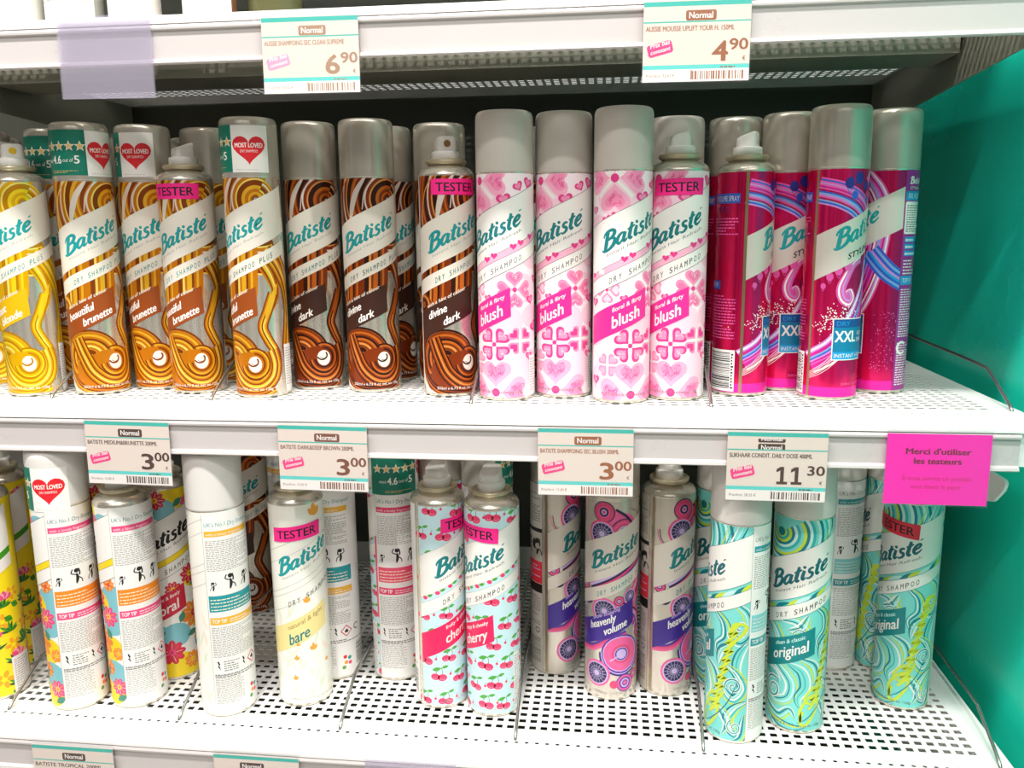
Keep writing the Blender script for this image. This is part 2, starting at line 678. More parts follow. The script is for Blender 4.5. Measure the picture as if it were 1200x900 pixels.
for x, l in ((-.5175, 'bent chrome wire divider beside the yellow tester can on the middle shelf'),
             (-.361, 'bent chrome wire divider between two golden brunette cans on the middle shelf'),
             (-.1205, 'bent chrome wire divider between the dark brown tester and the pink cans'),
             (.0868, 'bent chrome wire divider between the pink tester and the magenta cans'),
             (.328, 'bent chrome wire divider at the right end of the middle shelf')):
    divider(x, .716, 0., 1.04, l)
for x, ye, l in ((-.5598, 1.02, 'bent chrome wire divider beside the yellow tropical can on the lowest shelf'),
             (-.3903, 1.02, 'bent chrome wire divider left of the bare can with a white cap, lowest shelf'),
             (-.2375, 1.02, 'bent chrome wire divider right of the cream tester can on the lowest shelf'),
             (-.0785, 1.02, 'bent chrome wire divider right of the two cherry tester cans'),
             (.0838, 1.02, 'bent chrome wire divider left of the front turquoise can'),
             (.324, 1.02, 'bent chrome wire divider at the right end of the lowest shelf')):
    divider(x, .666, -.2905, ye, l)

# ------------------------------------------------------------------ can prints.  u = 0 at the left of the B, v = height above the can's foot (mm)
I_TEAL = mat('ink_teal', '#0f9a9c', .4)
I_DTEAL = mat('ink_dark_teal', '#0b7d80', .4)
I_GREY = mat('ink_grey', '#75726e', .5)
I_LGREY = mat('ink_light_grey', '#b4b0ab', .5)
I_TXT = mat('ink_small_print', '#a19d98', .5)
I_BAND = mat('print_white', '#f2eee8', .38)
I_CREAM = mat('print_cream_white', '#e9e2d4', .34)
I_PLAIN = mat('print_back_white', '#efece8', .42)
I_LINE = mat('ink_fine_line', '#3e3a38', .5)

def UP(u): return 157.5+.47*u
def LO(u): return 116.5+.465*u
def P1(u): return 110.7+.455*u
def P2(u): return 97.6+.468*u

BATISTE = [  # brush lettering, strokes (x, y, width)
    [(3.6, 14.6, 2.2), (3.1, 10, 2.8), (3.0, 4, 2.9), (2.6, .2, 2.2)],
    [(.2, 11.2, 1.0), (-.2, 13.2, 1.4), (2.0, 15.1, 1.9), (6.2, 15.3, 2.2), (9.3, 13.2, 2.6), (8.8, 10.0, 2.3), (5.6, 8.3, 1.7), (3.6, 8.2, 1.2)],
    [(4.8, 8.4, 1.3), (8.8, 8.0, 2.0), (11.0, 5.2, 2.9), (9.6, 1.6, 2.5), (5.4, -.4, 1.8), (1.2, .2, 1.5), (-.4, 2.0, 1.0)],
    [(18.6, 7.3, 1.5), (16.2, 8.4, 1.6), (13.8, 6.6, 2.1), (13.2, 3.0, 2.3), (14.6, .6, 1.9), (16.6, 1.2, 1.5), (18.4, 4.2, 1.2)],
    [(19.0, 8.2, 2.2), (18.5, 3.4, 2.4), (18.9, .8, 2.0), (20.6, .7, 1.3), (21.8, 2.0, .9)],
    [(24.0, 13.2, 1.9), (23.5, 7.0, 2.4), (23.3, 2.4, 2.4), (24.4, .3, 1.9), (26.2, 1.0, 1.2)],
    [(20.8, 8.8, 1.0), (23.4, 9.0, 1.7), (26.8, 9.8, 1.0)],
    [(28.8, 8.4, 2.0), (28.3, 3.4, 2.4), (28.7, .8, 2.0), (30.3, .7, 1.2), (31.2, 1.8, .8)],
    [(36.4, 7.2, 1.6), (34.8, 8.5, 1.5), (32.9, 7.4, 1.9), (33.6, 5.2, 2.1), (36.0, 3.6, 2.1), (36.2, 1.2, 1.9), (34.2, -.1, 1.5), (31.8, .8, 1.5)],
    [(40.4, 13.2, 1.9), (39.9, 7.0, 2.4), (39.7, 2.4, 2.4), (40.8, .3, 1.9), (42.6, 1.0, 1.2)],
    [(37.4, 8.8, 1.0), (39.8, 9.0, 1.7), (43.0, 9.8, 1.0)],
    [(44.6, 3.8, 1.2), (47.8, 4.8, 1.5), (49.2, 7.0, 1.8), (47.4, 8.5, 1.6), (45.0, 6.8, 2.1), (44.4, 3.0, 2.4), (46.2, .2, 1.9), (49.2, .9, 1.3), (50.8, 2.6, .8)],
    [(47.8, 11.4, .7), (49.0, 12.0, .8), (50.0, 12.0, .5)],
]

def batiste(A, m, u0=0, vb=130., slope=.5, k=1.):
    for s in BATISTE:
        q = cr(s, 6)
        w = [p[2]*k*1.22 for p in q]
        pts = [(u0+(p[0]+p[1]*.16)*k, vb+p[1]*k*1.06+slope*p[0]*k) for p in q]
        n = len(pts)
        A.stroke(pts, lambda t, w=w, n=n: w[min(n-1, int(t*(n-1)+.5))], m)
    A.disc(u0+30.2*k, vb+12.2*k+slope*28*k, 1.35*k, m)

def front(A, band, ink, sub, dry, dryc, line=None, between=None, u0=-15.5, u1=74, sub_=True, drytext='DRY SHAMPOO', wd=43):
    n = 12
    us = [u0+(u1-u0)*i/n for i in range(n+1)]
    A.add([((us[i], LO(us[i])), (us[i+1], LO(us[i+1])), (us[i+1], UP(us[i+1])), (us[i], UP(us[i]))) for i in range(n)], band)
    if between:
        A.add([((us[i], P1(us[i])), (us[i+1], P1(us[i+1])), (us[i+1], LO(us[i+1])), (us[i], LO(us[i]))) for i in range(n)], between)
    A.add([((us[i], P2(us[i])), (us[i+1], P2(us[i+1])), (us[i+1], P1(us[i+1])), (us[i], P1(us[i]))) for i in range(n)], band)
    if line:
        for f in (UP, LO, P1, P2):
            A.stroke([(u, f(u)) for u in us], .35, line)
    batiste(A, ink)
    if sub_:
        A.text('Instant Hair Refresh', 4.5, 126.6, 2.9, sub, w=47, slope=.48)
    A.spaced(drytext, 7, 103.8, 5.2, dryc, wd+3, .47, .62, .06)

def namebox(A, m, txt, u0=-15.5, u1=41.5, a=81.5, b=56., inner=None):
    A.add([((u0, b+.48*u0), (u1, b+.48*u1), (u1-.8, a+.473*u1), (u0, a+.473*u0))], m)
    for s, u, v, h, w, c in txt:
        A.text(s, u, v-h*.12, h*(1.3 if h > 5 else 1.1), c, w=w, slope=.46, bold=.24 if h > 5 else .08)

def seam(A, m):
    A.rect(-17.6, 1, -15.4, 199, m)

def person(A, u, v, m, k=1., flip=1):
    A.disc(u, v+13*k, 2.0*k, m)
    A.stroke(cr([(u-1.8*k*flip, v+14.6*k), (u-2.6*k*flip, v+11*k), (u-2.2*k*flip, v+8.4*k)], 5), 1.3*k, m)
    A.stroke(cr([(u, v+10.6*k), (u+.5*k, v+6*k), (u-.6*k, v+1*k)], 5), 2.6*k, m, 'both')
    A.stroke(cr([(u+.6*k, v+9*k), (u+4.2*k*flip, v+11*k), (u+3*k*flip, v+14.6*k)], 5), 1.0*k, m)
    A.stroke(cr([(u-.6*k, v+8*k), (u-3.6*k*flip, v+5*k), (u-4.4*k*flip, v+1.5*k)], 5), .9*k, m)

def diamond(A, u, v, r):
    A.poly([(u-r, v), (u, v-r), (u+r, v), (u, v+r)], mat('hazard_red', '#d8465a', .45))
    A.poly([(u-r*.78, v), (u, v-r*.78), (u+r*.78, v), (u, v+r*.78)], I_PLAIN)
    A.poly([(u-r*.25, v-r*.3), (u+r*.25, v-r*.3), (u+r*.32, v), (u+.02, v+r*.42), (u-r*.1, v+r*.1), (u-r*.3, v+r*.12)], M_INK)

def back(A, bar, b1, b2, white=I_PLAIN, u0=74, w=45, title=I_DTEAL, dots=True):
    u1 = u0+w
    A.rect(u0-.4, 2, u1+18, 198, white)
    A.rect(u0-.5, 2, u0-.1, 196, I_LGREY)
    A.text("UK's No.1 Dry Shampoo*", u0+1.5, 184.6, 3.9, title, w=w+2, shear=.12)
    A.rect(u0+1.2, 175.2, u1, 180.6, bar)
    A.text('with a lovely fragrance', u0+2.5, 176.4, 2.5, white, w=w-12)
    A.lines(u0+1.5, u1-1, 143, 172.5, 17, I_TXT, 3, .42)
    for i, k in enumerate((.62, 1.05, .95)):
        person(A, u0+6+i*15, 123.5, M_INK, k, 1 if i != 1 else -1)
    A.rect(u0+1, 104, u1+2, 119.5, b1)
    A.lines(u0+2.5, u1-2, 105.5, 118.2, 4, mat('print_band_text', '#f7e7c8', .5), 5, .3)
    A.rect(u0+1, 91.5, u1+2, 98.5, b2)
    A.text('TOP TIP', u0+2.5, 93.2, 3.8, white, w=13, bold=.12)
    A.lines(u0+18, u1, 93, 97.6, 2, white, 6, .35)
    A.lines(u0+1.5, u1-1, 60, 90, 18, I_TXT, 7, .4)
    A.lines(u0+10, u0+24, 46, 57, 5, I_GREY, 8, .4)
    for x in (u0+5.5, u0+28):
        A.poly([(x, 56), (x+1.4, 52.5), (x+.3, 52.2), (x+1.6, 47), (x-1.2, 51), (x, 51.6), (x-1.3, 55.5)], M_INK)
    diamond(A, u1-6.5, 51.5, 6.3)
    A.rings(u1+5.5, 53, (2.4, 3.4), [M_INK], 40, 300)
    A.lines(u0+1.5, u0+27, 14, 43, 19, I_TXT, 9, .4)
    A.lines(u0+1.5, u1+14, 40, 44, 2, I_GREY, 10, .5)
    A.barcode(u1+4, u1+15, 12, 36, I_GREY, 4, True)
    if dots:
        for x, y, c in ((0, 0, M_RED), (4.6, -1.6, mat('dot_teal', '#12998f')), (.8, -6, mat('dot_orange', '#f29a1d')), (-1.5, -11, mat('dot_green', '#5aa04a')), (5, -7, mat('dot_pink', '#ea4d86'))):
            A.disc(u0+36+x, 24+y, 2.0, c, n=10)

def bottomtext(A, m):
    A.text('200ml e 6.73 fl oz net wt 120g', 6, 7.2, 2.6, m, w=46)

# --- golden / brown swirl cans
def art_swirl(pal, boxc, lines):
    A = Art()
    dk, md, lt, hi, wh = pal
    cyc = [dk, md, lt, md, hi, md, dk, lt, wh, md, lt, dk]
    # crown of hair: nested arcs round a curl at upper right
    rs = [2.0+1.5*i for i in range(44)]
    A.rings(47, 179, rs, [cyc[(i*5+i//4) % len(cyc)] for i in range(43)], 60, 290)
    A.rings(47, 179, rs[:12], [cyc[(i*7) % len(cyc)] for i in range(11)], -75, 65)
    A.stroke(cr([(26, 199), (17, 186), (12, 172), (10, 158)], 6), 5.5, wh, 'both')
    A.stroke(cr([(9, 200), (-2, 186), (-6, 172), (-8, 154)], 6), 1.2, hi)
    A.stroke(cr([(34, 199), (25, 186), (22, 170)], 6), .9, wh)
    # strands seen between the bands and down to the box
    for i in range(29):
        u = -15+i*2.1
        c = cyc[(i*5) % len(cyc)]
        A.stroke(cr([(u+2, 150+.4*u), (u+.5, 118+.4*u), (u-1, 84+.4*u), (u-4, 70+.4*u)], 5), 2.2, md if c is wh else c)
    A.rings(-9, 84, (1.2, 3, 5, 7, 9, 11), [lt, dk, md, hi, md])
    # right hand side: silver ground with long locks
    A.ribbon(cr([(47, 128), (56, 112), (60, 98), (57, 86), (50, 74)], 8), 14, [md, dk, lt, hi, md, dk, md], 'end')
    A.ribbon(cr([(53, 136), (65, 120), (75, 100), (78, 80), (75, 60), (73, 44), (78, 26)], 8), 17, [dk, md, lt, dk, md, hi, lt, md, dk, md, lt, dk], None)
    A.ribbon(cr([(84, 140), (88, 120), (89, 96), (86, 70), (90, 40)], 8), 7, [md, lt, md, dk])
    # knot at the foot
    A.ribbon(cr([(57, 96), (51, 80), (46, 66), (50, 54), (57, 40), (56, 24), (46, 12), (30, 8)], 8), 9.5, [dk, md, lt, dk, hi, lt, md, dk], None)
    A.stroke(cr([(62, 104), (55, 88), (49, 73)], 6), 5, lt, 'both')
    A.disc(36, 29, 15.5, md, 18)
    A.rings(37, 31, (3, 5.2, 7.4, 9.4, 11.2, 13.2, 15.6), [wh, dk, md, lt, hi, dk])
    A.disc(37, 31, 3.4, wh)
    A.stroke(arc(36.5, 33, 4.6, 4.2, 200, 350, 10), 1.1, md)
    A.poly([(-13, 52), (-12, 26), (-4, 8), (8, 3), (44, 3), (56, 12), (58, 30), (40, 40), (30, 56), (10, 62)], md)
    st = [dk, md, lt, md, dk, lt, md, hi, md, dk]
    for k in range(11):
        A.stroke(arc(15, 36, 26.5-2.2*k, 25.5-2.1*k, 12+k*3, 236-k*6, 26), 2.35, st[k % 10])
        A.stroke(arc(15, 36, 25.5-2.2*k, 24.5-2.1*k, 12+k*3, 236-k*6, 26), .4, dk if k % 2 else hi)
    rb = [(3, 54), (10, 36), (17, 22), (29, 12), (42, 11), (52, 19), (55, 31), (52, 44)]
    A.ribbon(cr(rb, 8), 14.5, [dk, md, lt, dk, md, hi, lt, dk, md, lt, dk], None)
    A.ribbon(cr([(-12, 40), (-8, 22), (3, 9), (18, 4), (40, 3), (54, 8)], 8), 7, [md, lt, dk, md, dk])
    A.disc(37, 32, 9.5, md, 11)
    A.disc(37, 31.5, 6.2, I_CREAM, 7.4)
    for k in range(4):
        A.stroke(arc(37, 32, 13.2-1.5*k, 14.2-1.6*k, -170, 120-k*10, 20), 1.6, [dk, lt, md, dk][k])
    A.stroke(arc(35.5, 34, 4.6, 4.2, 200, 400, 12), 1.5, dk)
    A.stroke(arc(36.5, 34, 3.2, 3.0, 200, 350, 10), .5, dk)
    A.stroke(cr([(-15.5, 44), (-14, 20), (-4, 5), (6, 1)], 6), 5, I_CREAM)
    # white swoosh bands
    front(A, I_CREAM, I_TEAL, I_LGREY, I_TEAL, I_TEAL if True else None, drytext='DRY SHAMPOO PLUS', wd=50)
    namebox(A, boxc, lines, a=82.2, b=56.5, u1=42.5, u0=-14)
    bottomtext(A, I_BAND)
    back(A, md, dk, lt, title=I_GREY, u0=86, w=40, dots=False)
    A.rect(66, 3, 87, 48, I_PLAIN)
    A.lines(67.5, 85, 10, 46, 15, I_LGREY, 21, .45)
    seam(A, M_TIN)
    return A

def pal(p, cols, rough=.3, metal=.35):
    return [mat(p+'_'+n, c, rough, metal) for n, c in zip(('deep', 'mid', 'light', 'glow', 'pale'), cols)]

ART = {}
GOLD = pal('gold_hair', ('#8a3d04', '#cf7a08', '#f0b527', '#ffdf6b', '#f3e6d4'))
ART['brunette'] = art_swirl(GOLD, mat('box_brown', '#94450f', .4),
    [('with a hint of colour', -3, 81.2, 3.1, 38, I_CREAM), ('beautiful', -3, 70.2, 6.0, 25, I_BAND), ('brunette', 12, 66.2, 6.0, 26, I_BAND)])
YEL = pal('yellow_hair', ('#c98a00', '#f0b800', '#ffe01f', '#fff27a', '#fbf3d2'))
ART['blonde'] = art_swirl(YEL, mat('box_yellow', '#e0b000', .4),
    [('with a hint of colour', -3, 81.2, 3.1, 38, I_CREAM), ('brilliant', -1, 71, 6.0, 22, I_BAND), ('blonde', 14, 67, 6.0, 22, I_BAND)])
DRK = pal('dark_hair', ('#36130a', '#8a3509', '#d06a1c', '#ee9a4c', '#f1e3d6'))
ART['dark'] = art_swirl(DRK, mat('box_dark_brown', '#3d1d12', .4),
    [('with a hint of colour', -3, 81.2, 3.1, 38, I_CREAM), ('divine', -1, 71.2, 6.0, 18, I_BAND), ('dark', 14, 66.5, 6.0, 15, I_BAND)])

# --- pink hearts
def flower4(A, u, v, r, c1, c2, c3, rot=0):
    for k in range(4):
        a = math.radians(45+90*k+rot)
        A.heart(u+math.cos(a+math.pi/4)*r*.6, v+math.sin(a+math.pi/4)*r*.6, r*.95, c1, rot=k*90+rot)
    for k in range(4):
        a = math.radians(90+90*k+rot)
        A.heart(u+math.cos(a)*r*.62, v+math.sin(a)*r*.62, r*.62, c2, rot=k*90+rot)
    for k in range(4):
        a = math.radians(45+90*k+rot)
        A.stroke([(u, v), (u+math.cos(a)*r*.75, v+math.sin(a)*r*.75)], r*.09, I_BAND)
    A.disc(u, v, r*.13, c3, n=10)

def squiggle(A, u, v, s, m, seed):
    rnd = random.Random(seed)
    for k in range(int(s*.9)):
        x, y = u+rnd.uniform(-.36, .36)*s, v+rnd.uniform(-.2, .3)*s
        a0 = rnd.uniform(0, 360)
        A.stroke(arc(x, y, s*.075, s*.075, a0, a0+220, 6), s*.028, m)

def art_blush():
    A = Art()
    base = mat('blush_ground', '#fbe9ee', .38)
    blob = mat('blush_pale_pink', '#f9cfdd', .38)
    pk = mat('blush_pink', '#f58fb6', .38)
    hot = mat('blush_hot_pink', '#e63c8b', .38)
    A.rect(-17, 2, 75, 199, base)
    for u, v, s in ((14, 176, 40), (60, 160, 34), (-6, 150, 30), (30, 70, 46), (58, 30, 40), (2, 22, 36), (50, 100, 34), (66, 128, 30), (-10, 60, 26), (64, 75, 26)):
        A.disc(u, v, s*.5, blob, s*.4)
    flower4(A, 11, 192, 29, mat('blush_rose', '#f7a9c6', .38), pk, hot)
    for k, (u, v) in enumerate(((11, 173), (29, 190), (-7, 190))):
        squiggle(A, u, v, 16, hot, 40+k)
    for u, v, s, r in ((4, 158, 9, 20), (12, 161, 8, -20), (49, 187, 10, 30), (60, 190, 11, -20), (36, 176, 13, 10), (-11, 166, 9, 0), (54, 172, 8, 0), (64, 178, 10, 20)):
        A.heart(u, v, s, hot, r)
        A.heart(u, v, s*.6, pk, r)
    flower4(A, 45, 99, 17, pk, mat('blush_rose2', '#ef74a6', .38), hot)
    for k, (u, v) in enumerate(((45, 110), (56, 99), (45, 88))):
        squiggle(A, u, v, 9, I_BAND, 60+k)
    flower4(A, 5, 99, 12, pk, blob, hot)
    flower4(A, 26, 51, 16, hot, pk, hot, 45)
    for k in range(4):
        squiggle(A, 26+11*math.cos(k*1.57+.78), 51+11*math.sin(k*1.57+.78), 8, I_BAND, 70+k)
    flower4(A, 50, 54, 13, pk, hot, I_BAND, 45)
    flower4(A, 6, 34, 11, pk, mat('blush_rose', '#f7a9c6'), I_BAND, 45)
    flower4(A, 27, 8, 30, mat('blush_rose', '#f7a9c6'), pk, hot)
    for k, (u, v) in enumerate(((27, 27), (46, 9), (8, 9))):
        squiggle(A, u, v, 18, hot, 80+k)
        A.heart(u, v, 9, pk, 0)
        squiggle(A, u, v, 12, hot, 90+k)
    for u, v, s, r in ((66, 26, 12, 20), (62, 90, 10, 10), (-10, 88, 9, 0), (68, 66, 12, 30), (60, 40, 9, 0), (-8, 20, 10, 0), (70, 108, 9, 0), (20, 92, 7, 10)):
        A.heart(u, v, s, hot, r)
        A.heart(u, v, s*.55, pk, r)
    front(A, I_BAND, I_DTEAL, I_GREY, I_GREY, I_GREY, line=I_LINE, between=mat('blush_strip', '#f7b3cb', .38))
    for u in (-12, 20, 27, 44, 51, 62):
        A.heart(u, 113.6+.46*u+2.4, 6.4, hot)
    A.rect(-4, 112, 2, 116, I_BAND)
    namebox(A, mat('blush_box', '#ea2d93', .38), [('floral & flirty', 10, 80, 3.6, 26, I_BAND), ('blush', 10, 66.6, 8.6, 24, I_BAND)])
    bottomtext(A, I_GREY)
    back(A, hot, hot, pk)
    A.rect(60, 4, 74, 40, I_PLAIN)
    A.lines(61, 73, 8, 38, 13, I_LGREY, 22, .45)
    seam(A, I_BAND)
    return A
ART['blush'] = art_blush()

# --- magenta styling spray
def art_xxl():
    A = Art()
    mg = mat('xxl_magenta', '#f01d68', .19, .68)
    dm = mat('xxl_deep', '#e21657', .19, .68)
    hp = mat('xxl_hot', '#ff2fb4', .25, .55)
    pk = mat('xxl_pink', '#f565b8', .3, .3)
    lv = mat('xxl_lilac', '#d99be8', .3, .3)
    bl = mat('xxl_blue', '#3a66d6', .3, .3)
    lb = mat('xxl_light_blue', '#8fb6ee', .3, .3)
    nv = mat('xxl_navy', '#31318f', .3, .2)
    sk = mat('xxl_sky_blue', '#1f9fdc', .35, .1)
    A.rect(-17, 2, 75, 198.6, mg)
    A.rect(75, 2, 141, 198.6, dm)
    A.rect(-17, 2, 141, 12, hp)
    # ribbons
    A.ribbon(cr([(-16, 181), (4, 176), (22, 166), (34, 150), (40, 130)], 9), 22, [lv, bl, lb, mg, pk, lv, lb, bl, mg, pk, hp, pk, lv, pk, bl, pk])
    A.ribbon(cr([(34, 196), (48, 180), (54, 160), (52, 130), (46, 100), (36, 78), (22, 68)], 9), 17, [pk, lv, mg, I_BAND, pk, lb, lv, pk, hp, lv, I_BAND, pk])
    A.ribbon(cr([(-16, 33), (2, 44), (16, 60), (28, 78), (40, 104), (46, 128)], 9), 21, [I_BAND, mg, pk, hp, hp, pk, hp, lv, bl, lb, hp, hp, lv, I_BAND, lv], None)
    for i in range(5):
        A.stroke(cr([(-16, 19+i*1.3), (-4, 25+i*2), (10, 38+i*2.6), (20, 52+i*3)], 8), .4, I_BAND)
    A.ribbon(cr([(46, 128), (62, 110), (78, 100)], 8), 17, [bl, lb, bl, sk, lv, bl, lb, bl])
    # curl
    for i, c in enumerate((pk, I_BAND, pk, lv, pk)):
        A.stroke(cr([(26, 126-i*1.5), (14+i*1.2, 116), (5+i*1.6, 100), (7+i*1.2, 88+i), (15, 83+i*1.6), (20-i*1.1, 90), (17-i*.7, 97-i*.7), (12+i*.5, 95-i*.5), (12+i*.4, 91)], 9), 2.1, c)
    # balloons
    for u, v, s, c in ((10, 186, 4, nv), (19, 190, 4.4, nv), (27, 184, 3.4, nv), (15, 176, 3, bl), (31, 172, 3, nv), (38, 186, 4, bl), (-2, 108, 3, pk), (5, 113, 3.2, pk), (13, 117, 3.6, pk), (-7, 100, 2.2, pk)):
        A.disc(u, v, s, c, s*1.2, n=14)
        A.stroke([(u-.5*s, v-1.1*s), (u, v-2*s), (u+.5*s, v-1.1*s)], .5, c)
    rnd = random.Random(5)
    out = []
    for i in range(150):
        u = rnd.gauss(4, 9)
        v = 70+.45*u+rnd.gauss(0, 5)
        r = rnd.uniform(.25, .6)
        out.append(((u-r, v-r), (u+r, v-r), (u+r, v+r), (u-r, v+r)))
    A.add(out, I_BAND)
    out = []
    for i in range(110):
        u = rnd.uniform(52, 72)
        v = rnd.uniform(20, 76)
        r = rnd.uniform(.2, .5)
        out.append(((u-r, v-r), (u+r, v-r), (u+r, v+r), (u-r, v+r)))
    A.add(out, pk)
    # silver band
    us = [-15.5+i*7.3 for i in range(13)]
    A.add([((us[i], 112+.5*us[i]), (us[i+1], 112+.5*us[i+1]), (us[i+1], 150+.47*us[i+1]), (us[i], 150+.47*us[i])) for i in range(12)], mat('xxl_silver_band', '#ded6cb', .34, .15))
    batiste(A, I_TEAL, 0, 130, .5, 1.)
    A.text('STYLING', 12, 122.5, 5.4, M_INK, w=27, slope=.4, shear=.1, bold=.2)
    # blue square
    A.rect(2.6, 36, 44, 72.5, I_BAND)
    A.rect(3.4, 36.8, 43.2, 71.7, mat('xxl_teal_blue', '#1b86b0', .35, .2))
    A.rect(3.4, 36.8, 43.2, 43.4, sk)
    A.rect(3.4, 64.5, 43.2, 71.7, mat('xxl_blue_dark', '#24579c', .35, .2))
    A.text('XXL', 5, 52, 10, I_BAND, w=20, bold=.35)
    A.text('VOLUME', 27, 57.5, 3.6, I_BAND, w=14)
    A.text('SPRAY', 27, 52, 3.6, I_BAND, w=14)
    A.text('DRY', 6, 66, 4, sk, w=12)
    A.text('INSTANT HOLD', 5, 38.3, 3.6, I_BAND, w=34)
    A.text('200ml e 6.73 fl oz', 12, 14, 2.4, pk, w=30)
    # right hand side panel
    pp = mat('xxl_purple', '#b0369a', .3, .3)
    A.rect(72.5, 2, 95, 198.6, pp)
    batiste(A, I_BAND, 76.5, 186.2, .05, .36)
    A.text('STYLING', 77, 181.5, 2.6, I_BAND, w=16)
    A.rect(73.5, 172, 95, 180, sk)
    A.text('XXL VOLUME', 75.5, 173.8, 4.6, I_BAND, w=19)
    A.rrect(73.5, 143, 95, 171, 1.5, I_PLAIN)
    A.lines(75, 94, 145, 169, 12, I_GREY, 31, .5)
    for v in (136, 130, 124):
        A.rect(75, v, 94, v+4.6, sk)
        A.lines(76, 93, v+1, v+3.8, 1, I_BAND, int(v), .6)
    A.lines(75, 94, 108, 122, 5, I_BAND, 33, .4)
    A.rect(73.5, 98.5, 90, 106.5, sk)
    A.text('TOP TIP', 75.5, 100.4, 4.2, I_BAND, w=12)
    A.lines(74.5, 94, 52, 96, 20, I_BAND, 34, .42)
    A.rings(80, 42, (4, 6.2), [I_BAND], 40, 320)
    A.lines(74.5, 94, 8, 48, 18, I_BAND, 35, .42)
    # back panel
    A.rect(101, 171, 135, 179.5, bl)
    A.text('XXL VOLUME SPRAY', 102, 172.8, 5, I_BAND, w=32)
    A.text('STYLE', 108, 163.5, 5, nv, w=16)
    A.lines(101, 134, 144, 160, 6, pk, 36, .42)
    A.rect(101, 96, 118, 103.5, bl)
    A.text('TOP TIP', 103, 97.6, 4.4, I_BAND, w=12)
    A.lines(101, 134, 52, 92, 15, pk, 37, .42)
    A.rect(105, 4.5, 135, 42, I_PLAIN)
    A.barcode(107, 131, 7, 40, M_INK, 7, True)
    A.lines(131.8, 134, 7, 40, 12, M_INK, 38, .6)
    A.rect(-17.8, 1, -15.2, 198.6, mat('xxl_seam', '#b39a74', .3, .8))
    return A
ART['xxl'] = art_xxl()

# --- flowers on white
def daisy(A, u, v, r, c1, c2, n=8, rot=0):
    for k in range(n):
        a = 2*math.pi*k/n+rot
        x, y = u+math.cos(a)*r*.62, v+math.sin(a)*r*.62
        pts = [(x+math.cos(a)*r*.42*math.cos(t)-math.sin(a)*r*.26*math.sin(t), y+math.sin(a)*r*.42*math.cos(t)+math.cos(a)*r*.26*math.sin(t)) for t in [2*math.pi*i/9 for i in range(9)]]
        A.add([tuple(pts)], c1)
    A.disc(u, v, r*.28, c2, n=12)

def leaf(A, u, v, l, w, rot, m):
    a = math.radians(rot)
    pts = []
    for i in range(7):
        t = i/6
        pts.append((t*l, math.sin(math.pi*t)*w))
    for i in range(5, 0, -1):
        t = i/6
        pts.append((t*l, -math.sin(math.pi*t)*w))
    A.poly([(u+x*math.cos(a)-y*math.sin(a), v+x*math.sin(a)+y*math.cos(a)) for x, y in pts], m)

def art_floral():
    A = Art()
    A.rect(-17, 2, 75, 199, mat('floral_ground', '#f2f0ea', .4))
    pk = mat('floral_pink', '#ec4a83', .4)
    rd = mat('floral_red', '#d42a44', .4)
    og = mat('floral_orange', '#f08a1e', .4)
    ye = mat('floral_yellow', '#f4d51c', .4)
    tq = mat('floral_blue', '#7fc1cb', .4)
    gn = mat('floral_green', '#3f8d76', .4)
    for u, v, r, c in ((2, 190, 15, ye), (40, 192, 16, ye), (64, 180, 13, tq), (68, 110, 15, tq), (60, 60, 15, ye), (66, 86, 14, tq), (10, 45, 17, tq), (34, 10, 20, ye), (60, 16, 14, ye), (-6, 20, 14, tq), (30, 48, 14, tq), (62, 36, 14, tq), (-8, 90, 12, ye), (26, 178, 12, tq), (52, 104, 12, ye)):
        A.disc(u, v, r, c, r*.9)
    for i, (u, v, r, c, d) in enumerate(((20, 188, 12, rd, ye), (52, 182, 10, pk, ye), (-8, 178, 11, rd, og), (66, 168, 9, og, rd), (48, 108, 13, rd, ye), (30, 96, 10, rd, ye), (66, 124, 8, og, rd), (50, 66, 18, og, rd), (62, 92, 13, pk, ye), (24, 30, 16, rd, pk), (56, 40, 10, og, rd), (0, 58, 12, pk, ye), (67, 22, 11, pk, ye), (6, 12, 11, pk, ye), (44, 18, 11, og, ye), (-10, 36, 9, pk, og), (70, 56, 8, og, ye), (10, 88, 9, pk, ye))):
        r *= .8
        daisy(A, u, v, r, c, d, 9, i*.4)
        for q in range(9):
            a = q*2*math.pi/9+i*.4
            A.stroke([(u+math.cos(a)*r*.3, v+math.sin(a)*r*.3), (u+math.cos(a)*r*.8, v+math.sin(a)*r*.8)], .35, d if q % 2 else I_BAND)
        A.disc(u, v, r*.12, c, n=8)
    for u, v, rot in ((36, 180, 40), (8, 172, 20), (58, 100, 200), (34, 60, 70), (40, 44, 20), (64, 70, 120), (20, 52, 200), (50, 30, 60), (10, 30, 140), (-4, 46, 60), (64, 8, 30), (60, 130, 20)):
        leaf(A, u, v, 12, 3.2, rot, gn)
    front(A, I_BAND, M_INK, I_GREY, I_GREY, I_GREY, line=I_LINE, between=ye)
    namebox(A, mat('floral_box', '#cf2440', .4), [('bright & lively', 10, 80, 3.6, 26, I_BAND), ('floral', 10, 66.6, 8.6, 24, I_BAND)])
    back(A, pk, og, pk)
    seam(A, I_BAND)
    return A
ART['floral'] = art_floral()

